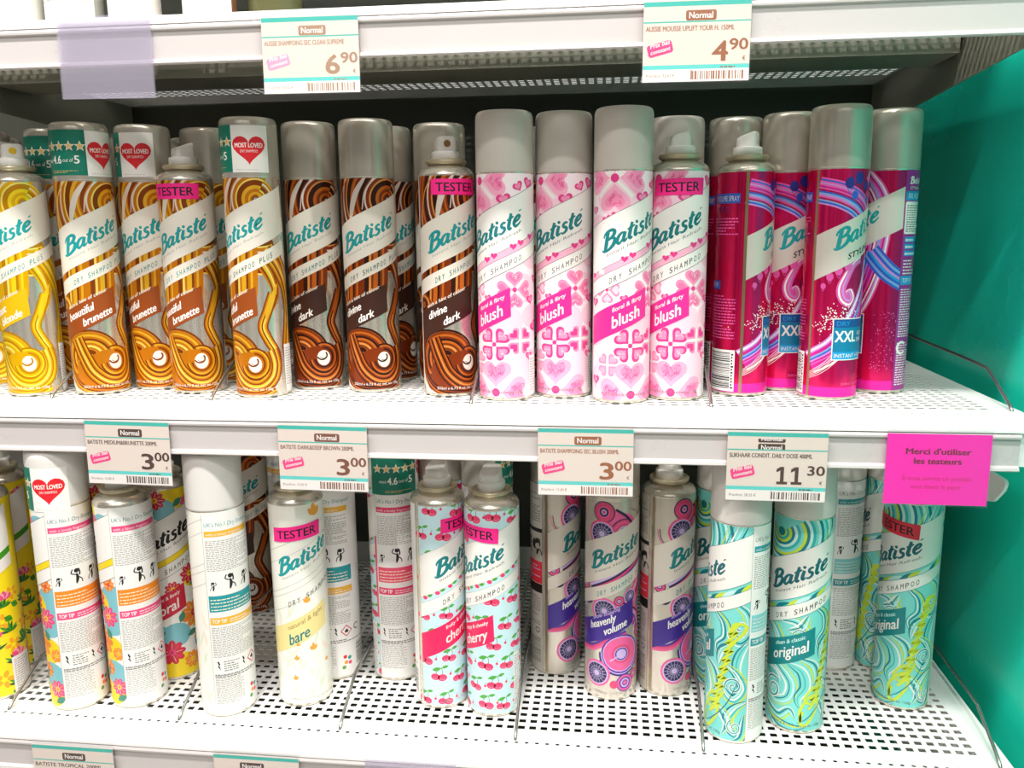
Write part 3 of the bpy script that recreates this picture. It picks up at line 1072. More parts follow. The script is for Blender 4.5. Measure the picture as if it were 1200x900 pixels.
def art_tropical():
    A = Art()
    ye = mat('tropical_yellow', '#fbe11a', .4)
    A.rect(-17, 2, 141, 199, ye)
    gn = mat('tropical_green', '#3f9a1e', .4)
    dg = mat('tropical_dark_green', '#1c5a2a', .4)
    pk = mat('tropical_pink', '#f4a0b0', .4)
    hp = mat('tropical_hot_pink', '#e84b7e', .4)
    og = mat('tropical_orange', '#f6a91c', .4)
    rnd = random.Random(12)
    for u, v in ((-8, 40), (20, 30), (48, 50), (66, 34), (36, 86), (60, 92), (0, 84), (66, 12), (30, 6), (64, 66), (80, 50), (86, 90)):
        for k in range(7):
            leaf(A, u, v, rnd.uniform(9, 14), 1.3, 20+k*24+rnd.uniform(-6, 6), gn if k % 2 else dg)
    for u, v, r in ((58, 78, 8), (66, 52, 8), (8, 60, 9), (34, 60, 8), (54, 20, 9), (76, 22, 8), (12, 18, 9), (82, 70, 8), (70, 104, 7), (20, 186, 9), (50, 190, 8)):
        daisy(A, u, v, r, og, ye, 5, u)
    for u, v in ((62, 100), (50, 64), (70, 40), (26, 44), (-4, 22), (84, 34), (0, 184), (66, 184), (36, 178)):
        for k in range(5):
            leaf(A, u, v, 8.5, 2.6, 30+k*30, pk if k % 2 else hp)
    for u, v in ((60, 82), (68, 94), (74, 62), (40, 28), (14, 74), (60, 6), (12, 176), (44, 182)):
        leaf(A, u, v, 9, 3.2, -30, gn)
        A.stroke([(u, v), (u+7, v-4)], .5, dg)
    front(A, I_BAND, I_DTEAL, I_GREY, I_GREY, I_GREY, between=gn)
    A.rect(62, 3, 84, 40, I_PLAIN)
    A.lines(64, 83, 6, 38, 14, I_LGREY, 41, .45)
    namebox(A, mat('tropical_box', '#2f8a3a', .4), [('coconut & exotic', 10, 80, 3.6, 28, I_BAND), ('tropical', 8, 66.6, 8.6, 28, I_BAND)])
    back(A, gn, og, gn, u0=90, w=38)
    seam(A, I_BAND)
    return A
ART['tropical'] = art_tropical()

def art_bare():
    A = Art()
    A.rect(-17, 2, 75, 199, mat('bare_ground', '#f3f0e6', .36))
    lg = mat('bare_leaf_green', '#dfe8d2', .4)
    lp = mat('bare_leaf_peach', '#f5e2d0', .4)
    og = mat('bare_orange', '#f2a534', .4)
    rnd = random.Random(8)
    for i in range(60):
        u, v = rnd.uniform(-14, 72), rnd.uniform(4, 92)
        leaf(A, u, v, rnd.uniform(10, 20), rnd.uniform(1, 1.8), rnd.uniform(40, 150), rnd.choice((lg, lg, lp)))
    us = [-15.5+i*7.5 for i in range(13)]
    for f in (UP, LO, P1, P2):
        A.stroke([(u, f(u)) for u in us], .4, I_LGREY)
    A.stroke([(u, UP(u)-12) for u in us], .3, I_LGREY)
    batiste(A, I_TEAL)
    A.text('Instant Hair Refresh', 4.5, 126.6, 2.9, I_LGREY, w=47, slope=.48)
    A.spaced('DRY SHAMPOO', 9, 100.5, 5.4, I_GREY, 46, .47, .62, .06)
    namebox(A, mat('bare_box', '#f0dd95', .38), [('natural & light', 7, 78, 4.4, 34, mat('bare_tan', '#a98a4a')), ('bare', 8, 63.5, 9, 19, I_DTEAL)], u1=46)
    for u, v, s in ((38, 186, 1.7), (26, 104, .9), (30, 56, 1.0), (14, 48, .7), (12, 28, .7), (16, 62, .5), (44, 40, .6)):
        for r, l in ((60, 6), (95, 8), (130, 6)):
            leaf(A, u, v, l*s, 1.6*s, r, og)
    A.text('200ml e 6.73 fl oz net wt 120g', 6, 7.2, 2.6, I_LGREY, w=46)
    og2 = mat('bare_amber', '#efb32e', .4)
    tl = mat('bare_teal', '#17939c', .4)
    back(A, og2, tl, og2, title=I_TEAL)
    seam(A, I_BAND)
    return A
ART['bare'] = art_bare()

def art_cherry():
    A = Art()
    A.rect(-17, 2, 75, 199, mat('cherry_sky', '#c9e6ec', .36))
    rd = mat('cherry_red', '#ea3c6c', .36)
    lt = mat('cherry_light', '#f78da8', .36)
    gn = mat('cherry_green', '#4fa83d', .36)
    dg = mat('cherry_stem', '#2f7d3a', .36)
    rnd = random.Random(4)
    row = 0
    i0 = len(A.L)
    for j in range(10):
        for i in range(5):
            u = -12+i*21+(10.5 if j % 2 else 0)+rnd.uniform(-3, 3)
            v = 10+j*20+rnd.uniform(-3, 3)
            k = rnd.uniform(.9, 1.05)
            A.stroke(cr([(u-3*k, v+3*k), (u-1*k, v+7*k), (u+2.5*k, v+9.5*k)], 5), .5, dg)
            A.stroke(cr([(u+3*k, v+2*k), (u+3.4*k, v+6*k), (u+2.5*k, v+9.5*k)], 5), .5, dg)
            leaf(A, u+2.5*k, v+9.5*k, 9*k, 1.9*k, 195, gn)
            leaf(A, u+2.5*k, v+9.5*k, 7*k, 1.5*k, 15, gn)
            A.disc(u-3.2*k, v+.8*k, 4.2*k, rd, 3.3*k, n=14)
            A.disc(u+3.2*k, v, 4.4*k, rd, 3.5*k, n=14)
            A.stroke(arc(u+3.4*k, v, 2.4*k, 1.9*k, 200, 340, 6), .6, lt)
            A.stroke(arc(u-3.2*k, v+.8*k, 2.2*k, 1.8*k, 200, 340, 6), .6, lt)
            A.disc(u+11, v+3, 1.3, rd, n=9)
            A.stroke([(u+11, v+4), (u+12, v+6.5)], .4, dg)
    A.merge(i0)
    front(A, I_BAND, I_DTEAL, I_GREY, I_GREY, I_GREY, line=I_LGREY, between=mat('cherry_sky', '#c9e6ec'))
    for i in range(7):
        u = -10+i*12
        A.disc(u, 115+.46*u, 2.3, rd, 1.8)
        leaf(A, u+2, 116.4+.46*u, 6, 1.4, 24, gn)
    namebox(A, mat('cherry_box', '#e81f5e', .38), [('fruity & cheeky', 9, 80, 3.6, 27, I_BAND), ('cherry', 9, 66.6, 8.0, 26, I_BAND)])
    bottomtext(A, I_LGREY)
    back(A, rd, mat('cherry_band', '#ee5173', .4), rd)
    A.rect(71.6, 66, 74, 150, mat('cherry_edge', '#f0607f', .4))
    A.rect(61, 4, 70, 60, I_PLAIN)
    A.lines(62, 69, 8, 58, 20, I_LGREY, 51, .45)
    seam(A, M_TIN)
    return A
ART['cherry'] = art_cherry()

def art_heavenly():
    A = Art()
    sv = mat('heavenly_silver', '#dcd3c6', .26, .6)
    A.rect(-17, 2, 141, 199, sv)
    nv = mat('heavenly_navy', '#2a2350', .34)
    pu = mat('heavenly_purple', '#5a2f9e', .34)
    pk = mat('heavenly_pink', '#f0609c', .34)
    rs = mat('heavenly_rose', '#e5497a', .34)
    gy = mat('heavenly_grey_blue', '#6f6d8e', .34)
    lv = mat('heavenly_lilac', '#cdb4e4', .34)
    # pink drop with eyes
    A.stroke(cr([(13, 185), (22, 180), (34, 174), (30, 168)], 8), lambda t: 17+6*t, pk)
    A.disc(13, 187, 10.5, nv)
    A.disc(13, 187, 9.4, rs)
    A.rings(13, 187, (1.4, 2.6, 4.4, 5.6), [lv, nv, pk])
    A.disc(32, 168, 13, nv)
    A.disc(32.5, 168, 12, rs)
    A.rings(32, 168, (1.5, 3, 4.4, 6, 8.5, 10), [lv, nv, lv, rs, pk, rs])
    A.stroke(cr([(24, 190), (34, 183), (44, 172), (50, 168)], 8), 2.4, nv)
    for k in range(3):
        A.stroke(cr([(38+k*3, 190-k), (48+k*2, 184-k*2), (54+k, 174-k*2)], 6), .5, nv)
    def wheel(u, v, r, rim):
        A.disc(u, v, r*1.16, rim)
        A.disc(u, v, r, lv)
        A.rings(u, v, (r*.24, r*.4, r*.52, r*.62, r*.88, r*.95), [gy, nv, gy, nv, lv])
        for k in range(16):
            a = k*math.pi/8
            A.stroke([(u+math.cos(a)*r*.3, v+math.sin(a)*r*.3), (u+math.cos(a)*r*.86, v+math.sin(a)*r*.86)], .35, lv)
        A.disc(u, v, r*.16, lv)
    wheel(11, 166, 11.5, rs)
    for k in range(2):
        A.stroke(cr([(-12+k*2, 168), (-10+k*2, 158), (-3+k*2, 151)], 6), .9, nv if k else rs)
    # middle
    A.ribbon(cr([(2, 108), (22, 119), (42, 131), (60, 142)], 6), 15, [pk, nv, pk, pu, rs, nv, lv])
    A.ribbon(cr([(20, 88), (34, 96), (50, 110), (58, 126)], 6), 16, [pk, rs, nv, pk, lv, rs])
    wheel(14, 91, 11, pk)
    A.rings(-4, 100, (2, 4, 6), [rs, nv])
    A.ribbon(cr([(44, 74), (54, 84), (62, 100), (66, 124), (70, 140)], 8), 13, [pu, pk, lv, nv, pk, rs, pu])
    A.ribbon(cr([(30, 98), (40, 92), (50, 84), (54, 72)], 8), 9, [pu, lv, pk, nv, rs])
    wheel(40, 104, 7, pk)
    wheel(60, 92, 8, pu)
    for u, v, r in ((52, 128, 5), (28, 101, 5), (64, 112, 5), (-9, 112, 6), (54, 66, 7), (62, 150, 6), (46, 24, 5), (50, 152, 4)):
        A.disc(u, v, r, nv)
        A.disc(u, v, r*.86, rs)
        A.rings(u, v, (r*.15, r*.34, r*.5, r*.66), [lv, nv, pk])
    A.ribbon(cr([(64, 80), (60, 60), (56, 40), (60, 22), (68, 12)], 8), 9, [rs, pk, nv, lv, pu])
    # big ring at the foot
    A.ribbon(cr([(-15, 50), (2, 52), (18, 62), (36, 68)], 6), 7, [pk, rs, pu])
    A.disc(31, 48, 19.5, pu)
    A.disc(31, 48, 18, lv)
    A.disc(31, 48, 17, pk)
    A.rings(31, 48, (6, 7, 9.5, 10.5), [lv, rs, pk])
    A.disc(31, 48, 6.4, pu)
    A.disc(31, 48, 5.0, lv)
    A.stroke([(20, 41), (31, 48)], 1.4, lv)
    A.ribbon(arc(31, 47, 19.6, 19.6, 175, 330, 24), 4, [nv, pu, lv, pu])
    wheel(7, 27, 11.5, pk)
    A.disc(35, 18, 9, pu)
    A.disc(35, 18, 8, pk)
    A.rings(35, 18, (2, 3, 4.6, 6), [pu, lv, pu])
    A.disc(24, 17, 4, rs)
    front(A, mat('heavenly_band', '#e6ded2', .32, .2), I_DTEAL, I_GREY, I_TEAL, I_TEAL, drytext='DRY SHAMPOO PLUS', wd=50)
    namebox(A, mat('heavenly_box', '#402690', .36), [('show stopping', 3, 81, 3.4, 26, lv), ('heavenly', 0, 71, 6.4, 25, I_BAND), ('volume', 14, 67, 6.4, 22, I_BAND)], u1=44)
    bottomtext(A, I_LGREY)
    # back panel, its right border next to the seam
    A.rect(92, 2, 136, 198, mat('heavenly_back', '#cfc8bd', .36, .2))
    A.lines(94, 134, 160, 190, 12, I_GREY, 61, .42)
    A.rect(92, 149, 136, 153, M_INK)
    for i in range(3):
        person(A, 102+i*14, 124, M_INK, 1.25, -1)
    A.disc(127, 136, 5, M_INK)
    A.disc(130, 134.5, 3, mat('heavenly_back', '#cfc8bd'))
    A.rect(92, 96, 136, 119, mat('heavenly_red_band', '#dc2f3c', .4))
    A.lines(94, 134, 99, 117, 5, lv, 63, .3)
    A.rect(92, 86, 136, 95.4, M_INK)
    A.lines(94, 134, 52, 84, 13, I_GREY, 64, .42)
    A.rings(130, 46, (2, 3.2), [I_GREY])
    A.barcode(108, 134, 12, 38, I_GREY, 9, True)
    A.rect(-17.8, 1, -15, 199, mat('heavenly_seam', '#b7a68a', .28, .9))
    return A
ART['heavenly'] = art_heavenly()

def art_original():
    A = Art()
    base = mat('original_turquoise', '#7edad2', .36)
    A.rect(-17, 2, 75, 199, base)
    dk = mat('original_deep', '#0b7f8c', .36)
    md = mat('original_mid', '#35b5b4', .36)
    pl = mat('original_pale', '#c6f0ea', .36)
    yg = mat('original_lime', '#cfe03a', .36)
    def spiral(u, v, r, turns, cols, a0=0., dirn=1):
        n = 46
        for i, c in enumerate(cols):
            pts = []
            for k in range(n+1):
                t = k/n
                a = math.radians(a0)+dirn*t*turns*2*math.pi
                q = r*(1-t)**.8+.4-i*r*.11
                pts.append((u+q*math.cos(a), v+q*math.sin(a)*1.1))
            A.stroke(pts, r*.1, c, None)
    # top arcs
    A.rings(8, 184, [3+2.5*i for i in range(20)], [yg, md, yg, dk, pl, md, base, yg, dk, pl, md, base, pl, dk, base, md, pl, base, dk], 150, 395, .9)
    A.disc(8, 184, 4, dk)
    for k in range(5):
        A.stroke(cr([(70-k*4, 199), (56-k*3, 176-k), (30, 166-k*2), (2, 158-k)], 7), [2.4, 1.2, 2, 1.2, 1.5][k], [dk, pl, I_BAND, dk, yg][k], 'both')
    # strip between the bands
    for k, (u, c) in enumerate(((-10, yg), (4, dk), (16, yg), (22, pl), (34, dk), (40, yg), (48, pl), (58, dk), (64, yg))):
        A.stroke(cr([(u, 104+.46*u), (u+5, 114+.46*u), (u+15, 120+.46*u)], 5), 3.6, c, 'both')
    # flowing field below
    rnd = random.Random(21)
    sets = [[dk, pl, I_BAND, md, yg], [I_BAND, dk, pl, yg], [md, I_BAND, dk, base, yg, dk], [yg, pl, dk, I_BAND], [dk, md, I_BAND]]
    def swirl(pts, w, k):
        c = sets[k % 5]
        for q, col in enumerate(c):
            o = -w/2+w*(q+.5)/len(c)
            A.add(A.strip(cr(pts, 8), lambda t, o=o: (o-.55)*math.sin(math.pi*min(1, t*1.05+.02))**.7, lambda t, o=o, q=q: (o+(.5 if q % 2 else 1.0))*math.sin(math.pi*min(1, t*1.05+.02))**.7), col)
    flows = [[(-15, 92), (-2, 98), (8, 92), (12, 80), (4, 70), (-6, 74)], [(12, 104), (26, 106), (36, 96), (34, 82), (24, 78)], [(40, 122), (52, 112), (54, 98), (46, 88), (50, 76)],
             [(56, 132), (70, 122), (74, 106), (66, 96), (58, 102), (62, 112)], [(74, 96), (66, 84), (64, 70), (72, 60)], [(54, 74), (64, 66), (70, 52), (62, 42), (54, 50), (58, 58)],
             [(-15, 62), (0, 66), (14, 60), (24, 48), (22, 34), (10, 28), (2, 36), (8, 44)], [(-15, 46), (-6, 34), (-8, 20), (-15, 10)], [(-14, 30), (0, 20), (14, 14), (24, 22), (30, 10)],
             [(20, 66), (32, 60), (36, 46), (30, 34), (34, 22)], [(74, 40), (64, 34), (58, 22), (64, 10), (72, 14)], [(42, 36), (52, 30), (58, 18), (52, 5)], [(2, 14), (14, 6), (28, 4), (40, 8)],
             [(30, 72), (42, 66), (46, 54), (42, 44)], [(-4, 54), (8, 52), (14, 44)], [(60, 92), (52, 84), (48, 70)], [(36, 112), (30, 100), (18, 96)], [(72, 28), (70, 8), (62, 3)]]
    for k, fl in enumerate(flows):
        swirl(fl, 11 if k % 3 else 13, k)
    for u, v, r, t, a0, d in ((7, 38, 11, 1.6, 60, 1), (62, 54, 8, 1.5, 200, -1), (66, 108, 8, 1.4, 200, 1), (0, 84, 7, 1.4, 0, 1), (64, 16, 7, 1.5, 120, 1), (30, 92, 7, 1.3, 160, -1)):
        spiral(u, v, r, t, [I_BAND, dk, pl], a0, d)
    # upright script in lime, long slanted strokes
    A.stroke(cr([(34, 12), (33, 24), (41, 36), (49, 36), (47, 22), (38, 9), (33, 12), (35, 22)], 8), 2.6, yg)
    zz = []
    for k in range(10):
        v = 24+k*8.6
        zz += [(40+k*1.9, v), (50+k*1.7, v+11.5)]
    A.stroke(cr(zz, 6), 2.7, yg)
    A.stroke(cr([(44, 46), (36, 34), (44, 30), (54, 48)], 7), 2.2, yg)
    A.stroke(cr([(58, 92), (72, 108), (62, 112), (58, 104)], 7), 2.4, yg)
    A.stroke(cr([(30, 10), (42, 18), (56, 36), (66, 60)], 7), 1.0, dk, 'both')
    front(A, I_BAND, mat('original_ink', '#0b6a74', .4), I_GREY, I_GREY, I_GREY, line=dk)
    namebox(A, mat('original_box', '#0c8487', .38), [('clean & classic', 8, 79.5, 3.6, 26, pl), ('original', 6, 66.4, 8.2, 31, I_BAND)], u1=43)
    bottomtext(A, I_GREY)
    back(A, mat('original_bar', '#2b9aa2', .4), mat('original_band', '#86cfd6', .4), mat('original_bar', '#2b9aa2'), title=I_GREY)
    seam(A, I_BAND)
    return A
ART['original'] = art_original()

# ------------------------------------------------------------------ can parts (meshes shared between repeats)
def body_mesh(name, art):
    prof = [(.012, .0030), (.0215, .0026), (.0226, .0006), (.0238, .0003), (.0246, .0012), (.0249, .0024), (.0246, .0032), (.0249, .0040), (.025, .0050), (.025, .0065), (.025, .06), (.025, .13), (.025, .192), (.025, .1975),
            (.02512, .1984), (.02512, .1992), (.0248, .2002), (.0241, .2018), (.0226, .2036), (.0202, .2052), (.0178, .2062), (.0160, .2066), (.0157, .2080)]
    V, F = lathe(prof)
    me0 = bpy.data.meshes.new('t')
    me0.from_pydata(V, [], F)
    me0.update()
    N = [tuple(v.vector) for v in me0.vertex_normals]
    bpy.data.meshes.remove(me0)
    mats = [M_TIN]
    MI = [0]*len(F)
    wrap(art, .025, 3.4, 198., V, F, MI, N, mats)
    me = bpy.data.meshes.new(name)
    me.from_pydata(V, [], F)
    for m in mats:
        me.materials.append(m)
    me.polygons.foreach_set('material_index', MI)
    me.polygons.foreach_set('use_smooth', [True]*len(F))
    me.update()
    me.normals_split_custom_set_from_vertices(N)
    return me

def simple_mesh(name, V, F, m, smooth=True):
    me = bpy.data.meshes.new(name)
    me.from_pydata(V, [], F)
    me.materials.append(m)
    if smooth:
        me.polygons.foreach_set('use_smooth', [True]*len(F))
    me.update()
    return me

BODY = {k: body_mesh('can_body_'+k, a) for k, a in ART.items()}

def cap_mesh(m):
    V, F = lathe([(.0238, .1990), (.0249, .1988), (.02525, .1992), (.02525, .2005), (.0252, .21), (.0251, .235), (.0250, .2435), (.0248, .2462), (.0242, .2482), (.0232, .2496), (.0218, .2503), (.019, .2506), (.010, .2507)])
    return simple_mesh('cap', V, F, m)
CAPS = {'silver': cap_mesh(M_CAPSIL), 'grey': cap_mesh(M_CAPGREY), 'white': cap_mesh(M_CAPWHITE), 'warm': cap_mesh(mat('warm_white_cap', '#dcd6cf', .4))}
V, F = lathe([(.0150, .2078), (.0172, .2084), (.0183, .2094), (.0186, .2106), (.0183, .2118), (.0172, .2126), (.0158, .2124), (.0150, .2116), (.0128, .2110)])
VALVE = simple_mesh('valve_cup', V, F, M_BRASSY)

def nozzle_mesh():
    V, F = lathe([(.0120, .2110), (.0127, .2114), (.0127, .2186), (.0123, .2194), (.0104, .2199)], 48)
    def ring(z, w, d, rad, slope):
        pts = []
        for sx, sy, a0 in ((1, 1, 0), (-1, 1, 90), (-1, -1, 180), (1, -1, 270)):
            for k in range(6):
                a = math.radians(a0+18*k)
                x = sx*(w/2-rad)+rad*math.cos(a)
                y = sy*(d/2-rad)+rad*math.sin(a)
                pts.append((x, y, z-slope*(y+d/2)))
        return pts
    rs = [ring(.2196, .0188, .0180, .005, 0), ring(.2240, .0184, .0176, .0048, 0), ring(.2305, .0178, .0168, .0045, .2), ring(.2322, .0174, .0162, .0042, .32), ring(.2329, .0160, .0146, .004, .34)]
    n = len(V)
    k = len(rs[0])
    for r in rs:
        V += r
    for i in range(len(rs)-1):
        for j in range(k):
            a, b = n+i*k+j, n+i*k+(j+1) % k
            F.append((a, b, b+k, a+k))
    F.append(tuple(n+(len(rs)-1)*k+j for j in range(k)))
    return simple_mesh('nozzle', V, F, M_NOZ)
NOZ = nozzle_mesh()

def orifice_mesh(m):
    V, F = [], []
    n = 20
    for r, y in ((.0031, -.0084), (.0031, -.0091), (.0024, -.0093), (.0012, -.0088)):
        V += [(r*math.cos(2*math.pi*i/n), y, .2262+r*math.sin(2*math.pi*i/n)) for i in range(n)]
    for a in range(3):
        for i in range(n):
            F.append((a*n+i, a*n+(i+1) % n, (a+1)*n+(i+1) % n, (a+1)*n+i))
    F.append(tuple(3*n+i for i in range(n)))
    return simple_mesh('orifice', V, F, m)
ORI = {'brown': orifice_mesh(mat('orifice_brown', '#8a6230', .4)), 'yellow': orifice_mesh(mat('orifice_yellow', '#f0c020', .4)), 'white': orifice_mesh(mat('orifice_cream', '#ded5c4', .4))}

def wrapped_sticker(name, art, R, v0, v1, ur):
    V, F, MI, N, mats = [], [], [], [], []
    wrap(art, R, v0, v1, V, F, MI, N, mats, urange=ur)
    me = bpy.data.meshes.new(name)
    me.from_pydata(V, [], F)
    for m in mats:
        me.materials.append(m)
    me.polygons.foreach_set('material_index', MI)
    me.polygons.foreach_set('use_smooth', [True]*len(F))
    me.update()
    me.normals_split_custom_set_from_vertices(N)
    return me

def rating_art():
    A = Art()
    A.rect(-49, 203, 0, 243, M_GREEN)
    A.rect(0, 202.4, 32.5, 242.6, M_STWHITE)
    A.heart(15.5, 223, 29, M_RED)
    A.text('MOST LOVED', 15.5, 223.6, 4.1, M_STWHITE, w=24, align='c', bold=.15)
    A.text('DRY SHAMPOO', 15.5, 219.4, 2.4, M_STWHITE, w=15, align='c')
    A.text('*based on a consumer survey', 3, 204.2, 1.3, I_LGREY, w=20)
    for k in range(5):
        A.star(-4.6-9.2*k, 228.6, 5.0, M_STWHITE)
        A.star(-4.6-9.2*k, 228.6, 3.6, M_GOLDSTAR)
    A.text('4.6', -31.5, 213.4, 7.2, M_STWHITE, w=9.5, bold=.2)
    A.text('out of', -20.6, 214.8, 3.6, M_STWHITE, w=9.4)
    A.text('5', -10.2, 213.4, 7.2, M_STWHITE, w=4.2, bold=.2)
    A.text('rated', -40, 214.8, 3.2, M_STWHITE, w=7)
    A.lines(-34, -8, 205.3, 208.2, 2, M_GOLDSTAR, 77, .3)
    return A
RATING = wrapped_sticker('rating_sticker', rating_art(), .0253, 196, 248, None)

M_REDTEST = mat('red_tester_paper', '#e62c44', .6)
def tester_art(paper):
    A = Art()
    A.poly([(-23.4, -6.6), (23.0, -7.0), (23.6, 6.2), (22.6, 7.1), (-23.0, 6.9)], paper)
    A.text('TESTER', 0, -3.9, 8.0, M_INK, w=37, align='c', bold=.22)
    return A
_test = {}
def tester_mesh(paper, slope):
    key = (paper.name, slope)
    if key not in _test:
        a = tester_art(paper)
        a.L = [(m, [tuple((x, y+slope*x+100) for x, y in p) for p in ps]) for m, ps in a.L]
        me = wrapped_sticker('tester_sticker', a, .02552, 80, 120, None)
        _test[key] = me
    return _test[key]

GRP = {'brunette': 'golden brown swirl cans', 'blonde': 'yellow swirl cans', 'dark': 'dark brown swirl cans', 'blush': 'pink heart cans', 'xxl': 'magenta cans',
       'floral': 'floral cans', 'tropical': 'yellow tropical cans', 'bare': 'cream coloured cans', 'cherry': 'cherry cans', 'heavenly': 'silver and purple cans', 'original': 'turquoise swirl cans'}

def can(kind, x, y, z, uB, label, cap=None, sticker=None, tester=None, nozzle=None):
    root = empty('spray_can', (x, y, z), label, 'spray can', GRP[kind])
    phi = uB/25
    root.rotation_euler = (0, 0, phi)
    def part(name, me, parent=root, rot=0., dz=0.):
        o = bpy.data.objects.new(name, me)
        link(o, parent)
        o.rotation_euler = (0, 0, rot)
        o.location = (0, 0, dz)
        return o
    part('can_body', BODY[kind])
    if cap:
        c = part('cap', CAPS[cap])
        if sticker:
            su, dv = sticker
            s = part('rating_sticker', RATING, c, su/25-phi, dv/1000)
            s['label'] = 'green and white rating sticker with a red heart'
    else:
        part('valve_cup', VALVE)
        nr, oc = nozzle or (0, 'white')
        n = part('nozzle', NOZ, root, nr-phi)
        part('orifice', ORI[oc], n)
    if tester:
        tu, tv, ts, tp = tester
        t = part('tester_sticker', tester_mesh(M_REDTEST if tp == 'red' else M_PINKTEST, ts), root, tu/25-phi, (tv-100)/1000)
        t['label'] = ('red' if tp == 'red' else 'bright pink')+' paper sticker reading TESTER'
    return root

ZL = -.2905
# middle shelf, left to right
can('blonde', -.6176, .7914, 0, -30, 'capped yellow swirl can with heart sticker, cut off by the left edge, middle shelf', 'silver', (21, -2))
can('blonde', -.6460, .8480, 0, -20, 'silver-capped can behind the capped yellow can at the far left, middle shelf', 'silver')
can('blonde', -.5507, .7435, 0, -26.5, 'uncapped yellow swirl tester can at the left end of the middle shelf', None, None, (-25, 186, 0, 'pink'), (.72, 'yellow'))
can('brunette', -.5445, .7950, 0, -12, 'can behind the yellow tester, green star sticker on its cap', 'silver', (18, 0))
can('brunette', -.4905, .8500, 0, -12, 'silver-capped can in the gap behind the second and third golden cans', 'silver')
can('brunette', -.4904, .7548, 0, -9.5, 'golden brunette can with green five-star sticker across its cap, right of the yellow tester', 'silver', (19, 0))
can('brunette', -.4445, .7834, 0, -25.7, 'golden brunette can half hidden left of the brunette tester, heart sticker on its cap', 'silver', (-10, 0))
can('brunette', -.4530, .9000, 0, -12, 'silver-capped can deep behind the brunette tester', 'silver')
can('brunette', -.3964, .7664, 0, -22.5, 'uncapped golden brunette tester can with white nozzle', None, None, (.5, 188, 0, 'pink'), (2.4, 'white'))
can('brunette', -.3972, .8180, 0, -22, 'plain silver-capped can right behind the brunette tester', 'silver')
can('brunette', -.3248, .7510, 0, -33.9, 'golden brunette can turned leftwards, heart sticker on its cap, beside the dark cans', 'silver', (-5.5, 0))
can('dark', -.2842, .7928, 0, -24.4, 'first dark brown swirl can right of the golden cans, plain silver cap', 'silver')
can('dark', -.2258, .7832, 0, -20.8, 'dark brown swirl can standing fully in view, left of the dark tester', 'silver')
can('dark', -.2226, .8415, 0, -5, 'dark brown swirl can in shadow between the front dark can and the dark tester', 'silver')
can('dark', -.1655, .8263, 0, -20, 'silver-capped can directly behind the dark brown tester', 'silver')
can('dark', -.0935, .8700, 0, -20, 'silver-capped can in the gap between the dark tester and the first pink can', 'silver')
can('dark', -.1481, .7673, 0, -14.4, 'uncapped dark brown tester can with brown nozzle hole', None, None, (13.5, 188, 0, 'pink'), (.37, 'brown'))
can('blush', -.0929, .7515, 0, -34.2, 'leftmost pink heart can, next to the dark brown tester', 'grey')
can('blush', -.0419, .7679, 0, -33., 'second pink heart can from the left, set slightly back', 'grey')
can('blush', .0104, .7469, 0, -18.5, 'foremost pink heart can, its whole pink box showing, left of the pink tester', 'grey')
can('blush', .0605, .8229, 0, -20, 'grey-capped can right behind the pink heart tester', 'grey')
can('blush', .0591, .7612, 0, -32.3, 'uncapped pink heart tester can with white nozzle', None, None, (-2.5, 184.5, .02, 'pink'), (1.5, 'white'))
can('xxl', .1166, .8390, 0, 0, 'silver-capped can right behind the magenta tester', 'silver')
can('xxl', .1196, .7861, 0, 14, 'uncapped magenta can turned to show its back text and barcode', None, None, (58, 190, 0, 'pink'), (1.2, 'white'))
can('xxl', .1620, .8145, 0, -10, 'magenta can set back between the magenta tester and the foremost magenta can', 'silver')
can('xxl', .1946, .7718, 0, -6.3, 'foremost magenta can with the blue square fully showing', 'silver')
can('xxl', .2470, .8071, 0, -64.5, 'rightmost magenta can turned to show its purple side strip', 'silver')
# lowest shelf, left to right
can('tropical', -.5925, .6986, ZL, -34, 'bright yellow tropical can cut off by the left edge, lowest shelf', None, None, None, (0, 'white'))
can('tropical', -.6158, .7562, ZL, -33, 'yellow tropical can in shadow behind the foremost yellow one', None, None, None, (0, 'white'))
can('floral', -.5237, .7542, ZL, 5, 'floral can in shadow behind the heart-stickered white-capped can', 'white')
can('floral', -.5047, .6919, ZL, -72, 'floral can turned backwards with white cap and red heart sticker, lowest shelf', 'white', (-8, -6.5))
can('floral', -.4490, .7012, ZL, -72, 'uncapped floral can turned backwards under the leftmost price tag', None, None, None, (.3, 'white'))
can('floral', -.4381, .7526, ZL, -15, 'floral can facing forward, half hidden between two backward white cans', None, None, None, (.2, 'white'))
can('dark', -.4175, .9020, ZL, -30, 'dark can in deep shadow behind the plain white-capped can', 'white')
can('bare', -.3625, .8926, ZL, -99, 'cream can far back in shadow left of the cream tester', 'white')
can('bare', -.3557, .6964, ZL, -75, 'backward cream can with plain white cap, teal and yellow text bands', 'white')
can('bare', -.2887, .7200, ZL, -11.4, 'uncapped cream tester can with pale yellow box', None, None, (8.5, 172, .1, 'pink'), (.3, 'white'))
can('bare', -.2735, .7686, ZL, -93.5, 'backward cream can half hidden behind the cream tester', 'white')
can('cherry', -.2102, .7742, ZL, -86.7, 'backward cherry can with green star sticker round its cap', 'warm', (33, -10))
can('cherry', -.1562, .7297, ZL, 1, 'left one of the two uncapped cherry tester cans', None, None, (30, 181, .08, 'pink'), (2.8, 'white'))
can('cherry', -.1650, .8027, ZL, -20, 'grey-capped can behind the left cherry tester', 'grey')
can('cherry', -.1177, .7845, ZL, 3, 'can with a green sticker on its cap behind the right cherry tester', 'grey', (60, -8))
can('cherry', -.1047, .7208, ZL, -37.1, 'right one of the two uncapped cherry tester cans', None, None, (-13.5, 177, -.08, 'pink'), (3.0, 'white'))
